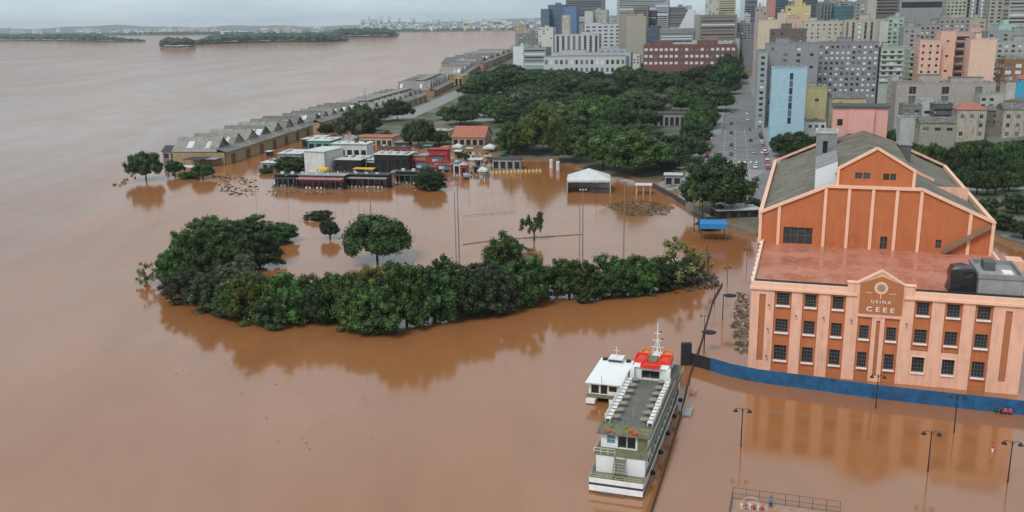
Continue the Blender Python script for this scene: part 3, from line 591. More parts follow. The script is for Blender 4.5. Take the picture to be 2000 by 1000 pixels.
for cx, bo, hw, tp, key, lb in ((566, 338, 30, 300, 'bushm', 'green bush behind the black bar at the left of the row'), (604, 334, 20, 300, 'bush', 'dark bush against the large white storage block'), (636, 318, 14, 292, 'bush', 'small dark bush right of the white storage block'), (520, 340, 14, 322, 'bush', 'low dark bush at the left end of the bar row'), (668, 330, 10, 312, 'bushm', 'tiny bush beside the pale-roofed black stall'),
                               (640, 268, 20, 236, 'dome', 'dark tree at the far end of the nearest warehouse'), (985, 322, 14, 296, 'bushm', 'small bush behind the cluttered grey container'), (905, 312, 12, 292, 'bushm', 'small bush above the little kiosks'), (1440, 402, 16, 372, 'bush', 'dark bush beside the white roadside shed'), (1470, 410, 16, 380, 'bush', 'dark bush by the near end of the long pale-roofed shed'), (1385, 452, 26, 418, 'bush', 'low green scrub behind the blue tarpaulin')):
    tree_px(cx, bo, hw, tp, key, lb, None, name='bush' if 'bush' in key else 'lone_tree', cat='bush' if 'bush' in key else 'tree')
PARK = [(1245, 352, 76, 248, 'domem'), (1178, 335, 52, 246, 'domem'), (1120, 325, 50, 244, 'domem'), (1060, 312, 52, 196, 'domeb'), (1005, 306, 34, 232, 'domem'), (1394, 430, 68, 290, 'dome'), (1345, 318, 48, 256, 'dome'), 
        (1150, 262, 52, 190, 'domem'), (1092, 250, 46, 198, 'domeb'), (1262, 228, 56, 172, 'domeg'), (1330, 222, 46, 166, 'domem'), (1392, 220, 44, 162, 'dome'), (1300, 196, 52, 140, 'dome'), (1238, 190, 46, 128, 'dome'), (1372, 180, 50, 122, 'dome'), (1425, 165, 34, 118, 'dome'), (1300, 160, 58, 124, 'dome'),
        (1165, 205, 48, 150, 'dome'), (1100, 200, 44, 142, 'dome'), (1042, 195, 44, 130, 'dome'), (990, 195, 48, 128, 'dome'), (948, 200, 36, 138, 'dome'), (1012, 225, 38, 170, 'domeg'), (1062, 168, 38, 130, 'dome'), (1130, 178, 40, 144, 'dome'), (900, 246, 38, 198, 'dome'), (946, 232, 30, 188, 'dome'), (818, 292, 34, 226, 'dome'), (776, 238, 30, 188, 'dome'),
        (742, 240, 22, 205, 'dome'), (700, 275, 46, 196, 'domeg'), (718, 262, 30, 215, 'dome'), (858, 288, 22, 248, 'dome'), (756, 277, 14, 250, 'bushm'), (930, 178, 22, 158, 'dome'), (905, 204, 12, 186, 'dome'), (872, 235, 22, 205, 'domem'), (1290, 318, 46, 256, 'dome'), (1205, 262, 44, 205, 'dome'), (1040, 262, 36, 215, 'domeb'), (1225, 228, 40, 178, 'domem')]
pool = [(P(cx, bo), hw) for cx, bo, hw, _, _ in PARK]
AREA = np.array([(1010, 300), (985, 250), (930, 215), (922, 165), (1000, 138), (1100, 152), (1200, 158), (1250, 138), (1425, 132), (1412, 180), (1398, 230), (1385, 330), (1330, 335), (1200, 338), (1130, 318)])
def inpoly(x, y, A):
    r = False; n = len(A)
    for i in range(n):
        (x0, y0), (x1, y1) = A[i], A[(i+1) % n]
        if (y0 > y) != (y1 > y) and x < (x1-x0)*(y-y0)/(y1-y0)+x0: r = not r
    return r
pts = [(p[0], p[1], hw/ppm(p)) for p, hw in pool]
for _ in range(2600):
    px, py = random.uniform(925, 1446), 130+(338-130)*random.random()**1.3
    if not inpoly(px, py, AREA) or (950 < px < 1015 and 205 < py < 240) or (1262 < px < 1410 and 200 < py < 318) or (1165 < px < 1200 and 132 < py < 185): continue
    p = P(px, py); r = random.uniform(9, 14)*(1+.0008*(p[1]-400))
    if any((p[0]-a)**2+(p[1]-b)**2 < (.90*(r+c))**2 for a, b, c in pts): continue
    pts.append((p[0], p[1], r)); hw = r*ppm(p); z = ztop(0, p)
    PARK.append((px, py, hw, pix((p[0], p[1], random.uniform(11, 19)))[1], random.choice(['dome', 'dome', 'dome', 'domem', 'domem', 'domeg'])))
bands = {}
for t_ in PARK:
    b = min(5, max(0, int((t_[1]-125)//28)) if t_[1] < 237 else 4+(t_[1] > 285)); bands.setdefault(b, []).append(t_)
bn = {0: 'farthest band of park trees', 1: 'second farthest band of park trees', 2: 'third farthest band of park trees', 3: 'middle band of park trees', 4: 'second nearest band of park trees', 5: 'nearest band of park trees'}
for b, L in bands.items():
    for i, (cx, bo, hw, tp, key) in enumerate(sorted(L)):
        tone = {'dome': 'dark green', 'domem': 'mid green', 'domeb': 'yellowish green', 'domeg': 'greyish green', 'bushm': 'small green'}[key]
        tree_px(cx, bo, hw, tp, key, f'{tone} tree, {ordn(i+1)} from left in the {bn[b]}', 'trees of the riverside park', land=True, name='park_tree')
BACK = [(1552, 312, 46, 250, 'dome'), (1520, 300, 22, 262, 'dome')] + [(1768+i*29+random.uniform(-6, 6), 338+random.uniform(-6, 14)+i*1.5, 28+random.uniform(-3, 8), 272+random.uniform(-8, 10), random.choice(['dome', 'domem', 'dome'])) for i in range(10)] + [(1745+i*30, 296+i*2, 24, 246+i*3, 'dome') for i in range(4)] + [(1890+i*34, 318, 28, 268, 'dome') for i in range(5)] + [(1985, 420, 30, 372, 'dome')] + [(1880+i*23+random.uniform(-6, 6), 372+random.uniform(-8, 14), 22, 322+random.uniform(-6, 8), 'dome') for i in range(6)] + [(1925, 425, 24, 380, 'bush'), (1960, 452, 22, 412, 'bush'), (1998, 470, 26, 425, 'dome'), (1880, 402, 20, 366, 'bush')]
for i, (cx, bo, hw, tp, key) in enumerate(sorted(BACK)):
    tree_px(cx, bo, hw, tp, key, f'dark street tree behind the power station, {ordn(i+1)} from the left', 'trees behind the power station', land=True, name='street_tree')
for i in range(6):
    q0 = ST0 + VS*(95+i*42) - US*(25+1.5*math.sin(i*2.1)); tree(np.array([q0[0], q0[1], T(*q0)]), 8.5+i % 3, 13+i % 3, ['dome', 'domem'][i % 2], f'street tree overhanging the near avenue kerb, {ordn(i+1)} from the near end', 'trees over the avenue kerb', name='kerb_tree')
for i in range(9):
    p0 = np.array([*(ST0 + VS*(455+i*55) - US*(13-i*.9))]); p0 = np.array([p0[0], p0[1], T(*p0)])
    tree(p0, 13, 27+i*1.5, 'dome', f'dark tree lining the left side of the avenue, {ordn(i+1)} from its near end', 'trees lining the avenue', name='avenue_tree')

# ------------------------------------------------------------------ boats
WHITE = mat('white_boat_paint', (.74, .74, .72), .5, .07, .8, stain=.3, stcol=(.42, .38, .30)); WHITE2 = mat('white_roof_paint', (.78, .79, .79), .6, .05, .5, stain=.15, stcol=(.5, .5, .48))
RUST = mat('rusty_hull', (.12, .075, .05), .8, .4, 2.); DECK = mat('grey_deck', (.125, .12, .11), .85, .25, .7, stain=.3, stcol=(.15, .15, .13), streak=False); OLIVE = mat('olive_deck', (.17, .16, .09), .85, .3, 1.2)
NAVY = mat('navy_stripe', (.03, .04, .085), .5); REDP = mat('red_raft_paint', (.66, .045, .022), .5, .1, 2.); ORAP = mat('orange_raft_paint', (.62, .19, .07), .5, .1, 2.); DGL = mat('dark_boat_glass', (.02, .024, .028), .12, spec=.6); BLU = mat('blue_tint_glass', (.16, .26, .34), .2)
METAL = mat('pale_metal', (.5, .5, .5), .5, metal=.4); BLACK = mat('black_iron', (.016, .015, .015), .6)
def rail(mb, pts, h=1.0, post=1.6, r=.03, mid=1):
    for a, b in zip(pts, pts[1:]):
        a = Vector(a); b = Vector(b); L = (b-a).length; n = max(1, round(L/post))
        for k in range(n+1): p = a+(b-a)*k/n; mb.beam(p, p+Vector((0, 0, h)), r*1.6)
        for j in range(mid+1): z = Vector((0, 0, h*(j+1)/(mid+1))); mb.beam(a+z, b+z, r*1.5)
    return mb
def ship():
    o = P(1202, 968); A = R_(18.2)
    rt = thing('tour_ship', 'white passenger tour ship with open grey top deck and red rafts', 'ship', o, -A)
    rt.scale = (1, 1, .9)
    Lh, w = 47.0, 4.0
    def hw(y, k=1.0):                                        # half breadth along the hull
        t = max(0, (y-30)/(Lh-30)); return w*(1-t**2.2*.93)*k if y > 0 else w*.96
    yy = [0, .6, 6, 14, 22, 30, 34, 38, 41.5, 44.5, 46.3, 47]
    def band(z0, z1, k0, k1, m, nm):
        mb = MB(); sh = lambda y: max(0, (y-26)/21)**2*1.4
        for a, b in zip(yy, yy[1:]):
            for s in (-1, 1):
                q = [(s*hw(a, k0), a, z0), (s*hw(b, k0), b, z0), (s*hw(b, k1), b, z1+sh(b)*(z1 > 1.9)), (s*hw(a, k1), a, z1+sh(a)*(z1 > 1.9))]
                mb.face(q if s > 0 else q[::-1])
        mb.face([(-hw(0, k0), 0, z0), (hw(0, k0), 0, z0), (hw(0, k1), 0, z1), (-hw(0, k1), 0, z1)])
        mb.build(nm, m, rt)
    band(-1.2, .35, .9, .94, RUST, 'hull_bottom'); band(.35, 1.35, .94, .98, WHITE, 'hull'); band(1.35, 1.75, .985, .993, NAVY, 'hull_stripe'); band(1.75, 2.6, .99, 1.01, WHITE, 'bulwark')
    mb = MB(); mb.face([(-hw(y, .985), y, 1.9+max(0, (y-26)/21)**2*1.2) for y in yy]+[(hw(y, .985), y, 1.9+max(0, (y-26)/21)**2*1.2) for y in yy[::-1]]); mb.build('main_deck', OLIVE, rt)
    BX(-2.6, 1.4, -.35, -.02, -.3, .25).build('stern_platform', RUST, rt)
    # main deck house with stern walls and centre stairs
    H1 = mat('ship_white_wall', (.70, .71, .71), .55, .06, .8, stain=.2, stcol=(.45, .43, .36))
    MB().facade(-3.55, 3.55, 1.9, 4.9, [(-.75, .75, 1.95, 4.4)], .5, 3.2).build('stern_wall', H1, rt)
    BX(-3.5, 3.5, 3.72, 38, 1.9, 4.88).build('main_deck_house', H1, rt)
    st = MB()
    for k in range(8): st.box(-.7, .7, 1.3+k*.24, 1.62+k*.24, 1.95+k*.37-.05, 1.95+k*.37+.03)
    st.box(-.78, -.7, 1.2, 3.3, 1.95, 2.05); st.build('stairs', OLIVE, rt)
    for x in (-.8, .8): MB().beam((x, 1.2, 2.0), (x, 3.3, 5.0), .1, .25).build('stair_side', OLIVE, rt)
    for s in (-1, 1):
        for k in range(10):
            y = 6+k*3.1; win = BX(s*3.56-.03, s*3.56+.03, y, y+1.9, 3.0, 4.2).build('window', DGL, rt)
            BX(s*3.62-.02, s*3.62+.02, y+.9, y+1.0, 3.0, 4.2).build('mullion', WHITE, win)
    # upper deck
    BX(-3.95, 3.95, 3.1, 40, 4.9, 5.05).build('upper_deck', OLIVE, rt)
    MB().facade(-3.4, 3.4, 5.05, 7.6, [(-2.5, -1.3, 5.7, 7.2), (-.9, 1.7, 5.1, 7.3)], .4, 5.6).build('upper_stern_wall', H1, rt)
    g = BX(-2.5, -1.3, 5.9, 5.98, 5.7, 7.2).build('window', BLU, rt); BX(-2.5, -1.3, 5.84, 5.895, 6.38, 6.5).build('mullion', WHITE, g)
    BX(-.9, 1.7, 6.0, 6.05, 5.1, 7.3).build('doorway', DGL, rt); BX(.36, .46, 5.7, 5.8, 5.06, 7.3).build('door_post', WHITE, rt)
    BX(-3.35, 3.35, 6.1, 34, 5.05, 7.55).build('upper_deck_house', H1, rt)
    BX(2.0, 3.46, 5.5, 5.58, 5.1, 7.4).build('slatted_screen', OLIVE, rt)
    for s in (-1, 1):
        for k in range(8): BX(s*3.38-.03, s*3.38+.03, 8+k*3.2, 10.2+k*3.2, 6.0, 7.0).build('window', DGL, rt)
        rail(MB(), [(s*3.9, 3.2, 5.05), (s*3.9, 39.5, 5.05)], 1.0, 2.2).build('side_rail', METAL, rt)
        rail(MB(), [(s*3.75, 5.5, 7.72), (s*3.75, 30, 7.72)], 1.0, 1.8).build('top_rail', OLIVE, rt)
    rail(MB(), [(-3.9, 3.15, 5.05), (-.8, 3.15, 5.05)], 1.0, 1.2).build('stern_rail', WHITE, rt); rail(MB(), [(.8, 3.15, 5.05), (3.9, 3.15, 5.05)], 1.0, 1.2).build('stern_rail', OLIVE, rt)
    rail(MB(), [(-3.7, .1, 2.5), (3.7, .1, 2.5)], .7, 1.2).build('stern_rail', METAL, rt)
    # open top deck
    BX(-3.9, 3.9, 4.9, 36, 7.56, 7.7).build('top_deck', DECK, rt)
    BX(-3.85, 3.85, 4.95, 8.2, 7.704, 7.74).build('deck_apron', OLIVE, rt)
    rail(MB(), [(-3.75, 5.05, 7.72), (3.75, 5.05, 7.72)], 1.0, 1.2).build('top_rail', OLIVE, rt)
    # bridge with raft boxes
    MB().facade(-2.6, 2.6, 7.7, 10.1, [(-1.5, 1.5, 7.8, 9.5)], .8, 27.5).build('bridge_front', H1, rt); BX(-1.5, 1.5, 28.4, 28.5, 7.8, 9.5).build('doorway', DGL, rt)
    BX(-2.55, 2.55, 28.62, 33.5, 7.71, 10.05).build('bridge_house', H1, rt); BX(-2.9, 2.9, 27.2, 34, 10.1, 10.25).build('bridge_roof', WHITE2, rt)
    def raft(x0, x1, y0, y1, z, m, n):
        b = MB(); zz = z+.75
        b.box(x0, x1, y0, y0+.18, z, zz).box(x0, x1, y1-.18, y1, z, zz).box(x0, x0+.18, y0+.18, y1-.18, z, zz).box(x1-.18, x1, y0+.18, y1-.18, z, zz).box(x0+.18, x1-.18, y0+.18, y1-.18, z, z+.4)
        r = b.build('raft_box', m, rt); BX(x0+.5, x1-.5, y0+.5, y1-.5, z+.403, z+.55).build('raft_hatch', m, r)
    raft(-1.55, 1.55, 26.6, 28.3, 10.27, REDP, 0); raft(-3.1, -.9, 29.0, 32.2, 10.27, REDP, 1); raft(.9, 3.1, 29.0, 32.2, 10.27, REDP, 2); raft(-2.7, -.9, 33.0, 35.2, 10.0, ORAP, 3); raft(.9, 2.7, 33.0, 35.2, 10.0, ORAP, 4)
    BX(-2.7, 2.7, 34.0, 36.0, 7.7, 10.0).build('bridge_house', H1, rt)
    BX(-.75, .75, 28.8, 31.5, 10.26, 11.0).build('ventilator', OLIVE, rt)
    for s in (-1, 1): BX(s*2.95-.35, s*2.95+.35, 26.8, 28.2, 7.72, 10.0).build('bridge_pillar', WHITE, rt)
    ms = MB(); ms.tube([(0, 34.2, 10), (0, 34.2, 16.5)], [.16, .07], 6)
    for z, l in ((11.6, 1.1), (13.0, .9), (14.4, .6)): ms.beam((-l, 34.2, z), (l, 34.2, z), .09)
    ms.tube([(-.9, 33.6, 10), (0, 34.2, 13.5)], .05, 5).tube([(.9, 33.6, 10), (0, 34.2, 13.5)], .05, 5).build('mast', WHITE, rt)
    for z, x in ((13.1, .8), (14.5, .5)): MB().lathe([(.05, z), (.14, z+.08), (.14, z+.3), (.05, z+.36)], 6, (x, 34.2)).build('mast_light', BLACK, rt)
    for y in (37, 40, 43): BX(-.5, .5, y, y+.8, 2.4, 3.3).build('bow_winch', OLIVE, rt)
    MB().tube([(.3, 11, 7.7), (.3, 11, 9.9)], .03).tube([(.3, 25, 7.7), (.3, 25, 10.0)], .03).build('light_pole', METAL, rt)
    for k in range(5): MB().lathe([(.25, 1.0), (.38, 1.15), (.38, 1.6), (.25, 1.75)], 8, (4.25, 6+k*7)).build('fender', BLACK, rt)
    # chairs and tables on the top deck are things of their own
    ux, vy = np.array([math.cos(A), -math.sin(A), 0]), np.array([math.sin(A), math.cos(A), 0])
    def chair_mesh():
        b = MB(); b.box(-.28, .28, -.28, .28, .4, .47).box(.22, .29, -.28, .28, .47, .95)
        return b.mesh('seat', WHITE)
    lm_ = BX(-.03, .03, -.03, .03, 0, .4).mesh('leg', WHITE)
    cm_ = chair_mesh(); tb = MB().lathe([(.28, 0), (.06, .05), (.06, .66), (.5, .68), (.5, .74)], 10).mesh('side_table', mat('olive_table', (.24, .23, .17), .7))
    for s, nm in ((-1, 'left'), (1, 'right')):
        for k in range(13):
            y = 9.5+k*1.35; p = o+ux*(s*3.15)+vy*y+np.array([0, 0, 6.94])
            t = thing('deck_chair', f'white deck chair, {ordn(k+1)} from the stern in the ship\'s {nm} row', 'chair', p, -A+(math.pi if s < 0 else 0)+rng.normal(0, .12), f'white chairs in the {nm} row of the ship deck')
            t.scale = (1.55, 1.55, 1.3); link('seat', cm_, t); [link('leg', lm_, t, (x_, y_, 0)) for x_ in (-.24, .24) for y_ in (-.24, .24)]
        for k in range(7):
            p = o+ux*(s*2.1)+vy*(10.0+k*2.6)+np.array([0, 0, 6.94]); t = link('deck_table', tb, None, p, 0); t.scale = (1.3, 1.3, 1)
            tag(t, f'round olive deck table, {ordn(k+1)} from the stern beside the {nm} chairs', 'table', 'round tables on the ship deck')
    for (x, y, col, nm, lb) in ((-2.2, 7.3, (.13, .3, .05), 'potted_plant', 'bright green plant on the stern edge of the ship deck'), (-.2, 7.6, (.28, .30, .06), 'potted_plant', 'yellowish plant in the middle of the ship\'s stern deck'), (.9, 6.1, (.45, .16, .03), 'flower_box', 'orange flower box above the ship\'s stern doorway'), (-2.3, 5.6, (.6, .08, .09), 'life_ring', 'pinkish red float on the ship\'s top stern rail'), (1.6, 5.6, (.62, .07, .03), 'life_ring', 'bright red float beside the orange flower box')):
        b = MB(); c = (x, y)
        m_ = mat(nm+lb[:6], col, .7, .3, 4)
        if nm == 'life_ring':
            b.lathe([(.3, 0), (.5, .12), (.5, .5), (.3, .65)], 10)
        else:
            for k in range(60):
                d = rng.normal(size=3); d[2] = abs(d[2]); d = d/np.linalg.norm(d)*rng.uniform(.3, .85); e = rng.normal(size=3)*.16
                b.face([tuple(d+np.array([0, 0, .3])), tuple(d+e+np.array([0, 0, .3])), tuple(d+np.cross(e, d)*1.2+np.array([0, 0, .3]))])
            b.lathe([(.25, 0), (.35, .4)], 8)
        t = b.build(nm, m_, None, loc=o+ux*x+vy*y+np.array([0, 0, 6.97])); t.scale = (.75, .75, .75); tag(t, lb, 'plant' if 'plant' in nm or 'box' in nm else 'float')
ship()
def ferry():
    o = P(1176, 790); A = R_(18.2); rt = thing('white_ferry', 'small white catamaran ferry with flat roof moored left of the tour ship', 'boat', o, -A)
    for s in (-1, 1):
        mb = MB(); mb.ext([(s*1.9-.7, -.6), (s*1.9+.7, -.6), (s*1.9+.8, 1.0), (s*1.9-.8, 1.0)], (.3, 12)); mb.ext([(s*1.9-.6, -.4), (s*1.9+.6, -.4), (s*1.9+.7, 1.05), (s*1.9-.7, 1.05)], (12, 14.2)); mb.build('hull', WHITE, rt)
    BX(-2.9, 2.9, .2, 14, 1.06, 1.3).build('deck', OLIVE, rt)
    MB().facade(-2.7, 2.7, 1.3, 3.5, [(-2.3, -.9, 1.35, 3.0), (-.6, .6, 1.35, 3.1), (.9, 2.3, 1.9, 3.0)], .3, 1.3).build('stern_wall', WHITE, rt)
    for a, b, c, d in ((-2.3, -.9, 1.35, 3.0), (-.6, .6, 1.35, 3.1), (.9, 2.3, 1.9, 3.0)): BX(a, b, 1.58, 1.62, c, d).build('window', DGL, rt)
    BX(-2.68, 2.68, 1.63, 12.6, 1.3, 3.48).build('cabin', WHITE, rt)
    for s in (-1, 1):
        for k in range(5): BX(s*2.7-.03, s*2.7+.03, 2.2+k*2.0, 3.8+k*2.0, 2.1, 3.1).build('window', DGL, rt)
    BX(-3.15, 3.15, .5, 13.2, 3.5, 3.68).build('roof', WHITE2, rt)
    BX(-1.3, 1.3, 11.0, 13.4, 3.69, 4.5).build('wheelhouse', WHITE, rt); BX(-1.32, 1.32, 10.9, 10.98, 3.9, 4.3).build('wheelhouse_window', DGL, rt)
    MB().tube([(0, 12, 4.5), (0, 12, 6.6)], .06).beam((-.5, 12, 5.8), (.5, 12, 5.8), .07).build('mast', WHITE, rt)
    MB().tube([(-.3, .8, 3.6), (-.3, .8, 4.9)], .04).build('flag_staff', BLACK, rt)
    BX(-2.8, -1.2, -.6, .18, .2, .9).build('swim_step', WHITE, rt)
    for x in (-2.2, 2.2): BX(x-.4, x+.4, 11.9, 12.8, 3.69, 4.0).build('roof_hatch', BLACK, rt)
ferry()

# ------------------------------------------------------------------ lamp posts, railings, poles
def lamp_mesh():
    b = MB(); b.tube([(0, 0, -1.5), (0, 0, .9), (0, 0, 6.3)], [.13, .1, .075], 7); b.tube([(0, 0, 6.3), (0, 0, 6.6)], [.11, .05], 7); pole = b.mesh('post', BLACK)
    a = MB()
    for s in (-1, 1): a.tube([(0, 0, 5.9), (s*.35, 0, 6.4), (s*.8, 0, 6.5), (s*1.05, 0, 6.25)], .05, 5)
    arm = a.mesh('arm', BLACK); l = MB().lathe([(.06, .3), (.12, .22), (.22, .05), (.42, -.18), (.3, -.2)], 10).mesh('lamp_shade', BLACK)
    return pole, arm, l
LP = lamp_mesh()
def lamp(px, py, label, rz, sc=1.0, group='double-arm lamp posts in the flood'):
    p = P(px, py); t = thing('street_lamp', label, 'street lamp', p, rz, group); link('post', LP[0], t); link('arm', LP[1], t)
    for s in (-1, 1): link('lamp_shade', LP[2], t, (s*1.05, 0, 6.1))
    t.scale = (sc,)*3; return t
lamp(1447, 873, 'black double lamp post alone in open water right of the tour ship', -.2); lamp(1812, 922, 'black double lamp post in the water nearest the photo\'s bottom middle right', -.25); lamp(1968, 943, 'black double lamp post closest to the right edge of the photo', -.3)
lamp(1710, 798, 'black lamp post standing against the middle of the blue hoarding', -.2, .95); lamp(1863, 845, 'black lamp post before the right half of the blue hoarding', -.25)
for i, (x, y, h) in enumerate(((1420, 560, .8), (1375, 655, .7), (1395, 600, .7), (1375, 530, .75), (1458, 520, .75))): lamp(x, y, f'dark lamp post in the flooded walk left of the power station, {ordn(i+1)} of five', rng.uniform(-.5, .5), h, 'small lamp posts on the drowned walk')
def quay_rail():
    pts = [P(*q) for q in ((1268, 1012), (1300, 912), (1328, 818), (1347, 735), (1368, 676), (1392, 590), (1411, 556))]; o = pts[0]
    rt = thing('quay_railing', 'dark drowned quay railing running along the right side of the tour ship', 'railing', o)
    IR = mat('muddy_iron', (.10, .07, .055), .8, .3, 2.)
    for a, b in zip(pts, pts[1:]):
        L = np.linalg.norm(b-a); n = max(2, int(L/2.2))
        for k in range(n):
            p = a+(b-a)*k/n-o; MB().beam((p[0], p[1], -.8), (p[0], p[1], .75), .11).build('post', IR, rt)
        for z, w in ((.7, .1), (.35, .07), (.05, .16)): MB().beam(tuple(a-o+np.array([0, 0, z])), tuple(b-o+np.array([0, 0, z])), w, w).build('rail', IR, rt)
quay_rail()
def stage(px, py, label, w, l, m, a=18):
    rt = thing('landing_stage', label, 'landing stage', P(px, py), -R_(a)); BX(-w, w, -l, l, .05, .3).build('deck', m, rt)
    b = MB()
    for x in (-w, w):
        for y in (-l, l): b.beam((x, y, -1), (x, y, 1.0), .1)
    b.beam((-w, -l, .95), (-w, l, .95), .07).beam((w, -l, .95), (w, l, .95), .07); b.build('rail', METAL, rt)
stage(1343, 806, 'small grey landing stage right of the tour ship', .7, 1.6, mat('grey_plank', (.3, .31, .33), .8)); stage(1353, 768, 'small reddish float beside the quay railing', .5, .8, mat('faded_red', (.5, .16, .12), .8))
def disc_lamp(px, py, h, label, arm, rz):
    rt = thing('disc_lamp', label, 'street lamp', P(px, py), rz); MB().tube([(0, 0, -1), (0, 0, h)], [.12, .08], 7).build('post', BLACK, rt); MB().beam((0, 0, h-.4), (arm, 0, h-.1), .1).build('arm', BLACK, rt)
    MB().lathe([(.1, h-.02), (.9, h-.1), (1.5, h-.28), (1.4, h-.36)], 16, (arm+.9, 0)).build('disc_shade', BLACK, rt)
disc_lamp(1411, 625, 6.0, 'tall lamp with a broad dark disc shade beside the quay railing', .5, -.1); disc_lamp(1375, 690, 4.5, 'shorter lamp with a dark disc shade at the railing corner', .3, .6)
def tall_pole(px, py, pt, label, nm='floodlight_pole', twin=False, col=None):
    p = P(px, py); h = ztop(pt, p); rt = thing(nm, label, 'pole', p)
    m = col or mat('galvanised_pole', (.20, .19, .18), .6)
    MB().tube([(0, 0, -1), (0, 0, h)], [.2, .11], 8).build('post', m, rt)
    if twin: MB().tube([(-.9, .3, -1), (-.9, .3, h*.82)], [.14, .1], 8).build('post', m, rt); MB().beam((-.9, .3, h*.5), (0, 0, h*.5), .12).build('brace', m, rt)
    if nm == 'floodlight_pole':
        MB().beam((-1.0, 0, h), (1.0, 0, h), .14).build('cross_arm', m, rt)
        for s in (-.8, 0, .8): BX(s-.25, s+.25, -.25, .1, h+.08, h+.45).build('lamp_head', METAL, rt)
tall_pole(897, 505, 345, 'tall twin floodlight pole in the middle of the flooded field', twin=True); tall_pole(1138, 498, 372, 'tall twin floodlight pole before the white marquee', twin=True); tall_pole(1218, 492, 355, 'thin pale pole right of the white marquee in the flooded field'); tall_pole(724, 412, 366, 'short floodlight pole behind the big lone tree')
GP = mat('green_pole_paint', (.035, .075, .05), .6)
tall_pole(1355, 452, 385, 'green pole left of the blue tarpaulin, shorter of the pair', 'green_pole', col=GP); tall_pole(1365, 455, 362, 'green pole left of the blue tarpaulin, taller of the pair', 'green_pole', col=GP); tall_pole(1371, 425, 330, 'tall thin street pole before the dark tree by the blue tarpaulin', 'green_pole', col=GP)
tall_pole(717, 262, 172, 'tall dark green lattice pole rising behind the quay trees', 'green_pole', col=GP)
# submerged fences: posts that show above the water
def fence_posts(pxs, label, step, h, thin=.07, railz=()):
    pts = [P(*q) for q in pxs]; o = pts[0]; rt = thing('drowned_fence', label, 'fence', o); m = mat('wet_post', (.07, .055, .045), .8)
    for a, b in zip(pts, pts[1:]):
        n = max(1, int(np.linalg.norm(b-a)/step))
        for k in range(n): p = a+(b-a)*k/n-o; MB().beam((p[0], p[1], -.8), (p[0]+rng.normal(0, .03), p[1], h*rng.uniform(.7, 1.1)), thin).build('post', m, rt)
        for z in railz: MB().beam(tuple(a-o+np.array([0, 0, z])), tuple(b-o+np.array([0, 0, z])), thin*.8).build('rail', m, rt)
fence_posts([(902, 396), (980, 394), (1072, 388)], 'row of drowned posts right of the round bush', 2.6, 1.3); fence_posts([(905, 478), (980, 468), (1080, 462), (1138, 458)], 'floating boundary line across the flooded field behind the grove', 1.8, .35, .16, (.1,)); fence_posts([(905, 423), (960, 418), (1010, 414)], 'short faint drowned fence in the middle of the flooded field', 2.2, .5, .09, (.3,))
fence_posts([(655, 420), (700, 412), (760, 418)], 'drowned posts behind the big lone tree', 2.5, 1.6); fence_posts([(1380, 500), (1384, 545), (1400, 575)], 'bare stakes at the right end of the grove', 3.2, 4.0, .12); fence_posts([(560, 445), (600, 432), (640, 424)], 'stakes beside the low flat bush', 3, 1.8)

# ------------------------------------------------------------------ avenue, paths, cars
def st(t, o=0.): return ST0 + VS*t + US*o
strip('avenue', [st(-75, -5), st(-20, -5), st(150, -5)], 32, ASPH); strip('avenue', [st(146, -1), st(300, 0), st(760, 0)], 22, ASPH, .09); strip('verge', [st(150, -17), st(300, -16), st(500, -15)], 9, PAVE, .12)
PAINT = mat('road_paint', (.62, .61, .58), .8, .3, 1.5)
for o_ in (-5.0, 0.5, -10.5):
    for q in range(16): strip('lane_marking', [st(-10+q*12, o_), st(-6.5+q*12, o_)], .28, PAINT, .11)
for q in range(8): strip('crossing_stripe', [st(40, -14+q*2.6), st(44, -14+q*2.6)], .9, PAINT, .11)
strip('pavement', [st(-60, 13), st(300, 13), st(700, 13)], 4.6, PAVE, .16); strip('pavement', [st(-60, -24), st(300, -24), st(700, -22)], 4.6, PAVE, .16)
strip('forecourt', [PT(1300, 372), PT(1395, 352), PT(1440, 330)], 26, PAVE, .1); strip('side_road', [PT(1975, 470), PT(2080, 462), PT(2300, 452)], 12, ASPH, .1); strip('side_path', [PT(1850, 405), PT(2000, 398), PT(2150, 396)], 5, PAVE, .12); strip('side_path', [PT(1860, 372), PT(2000, 368), PT(2150, 368)], 4, PAVE, .12)
strip('quay_road', [PT(772, 236), PT(850, 203), PT(900, 180), PT(925, 165)], 17, PAVE, .2, 8); strip('plaza', [PT(945, 238), PT(975, 222), PT(1010, 230)], 26, PAVE, .2, 6); strip('park_path', [PT(735, 268), PT(800, 262), PT(885, 262), PT(950, 258)], 7, PAVE, .2)
def car_mesh(col, nm):
    m = mat('car_'+nm, col, .3, .03, spec=.6); b = MB()
    b.ext([(-2.1, .3), (2.1, .3), (2.15, .62), (1.9, .84), (1.0, .92), (-1.9, .95), (-2.12, .7)], (-.86, .86)); body = b.mesh('body', m)
    g = MB(); A = [(1.05, .9), (.35, 1.4), (-1.1, 1.42), (-1.85, .93)]; g.ext(A, (-.74, .74)); glass = g.mesh('cabin_glass', DGL)
    r = MB().ext([(.4, 1.4), (-1.1, 1.43), (-1.15, 1.47), (.35, 1.46)], (-.7, .7)).mesh('roof', m)
    return body, glass, r
TYRE = MB().tube([(0, -.11, 0), (0, .11, 0)], .32, 10).mesh('wheel', mat('tyre', (.02, .02, .02), .9))
CARS = {n: car_mesh(c, n) for n, c in (('white', (.72, .72, .72)), ('silver', (.38, .39, .40)), ('black', (.02, .02, .022)), ('grey', (.12, .125, .13)), ('red', (.42, .03, .025)), ('blue', (.04, .08, .2)))}
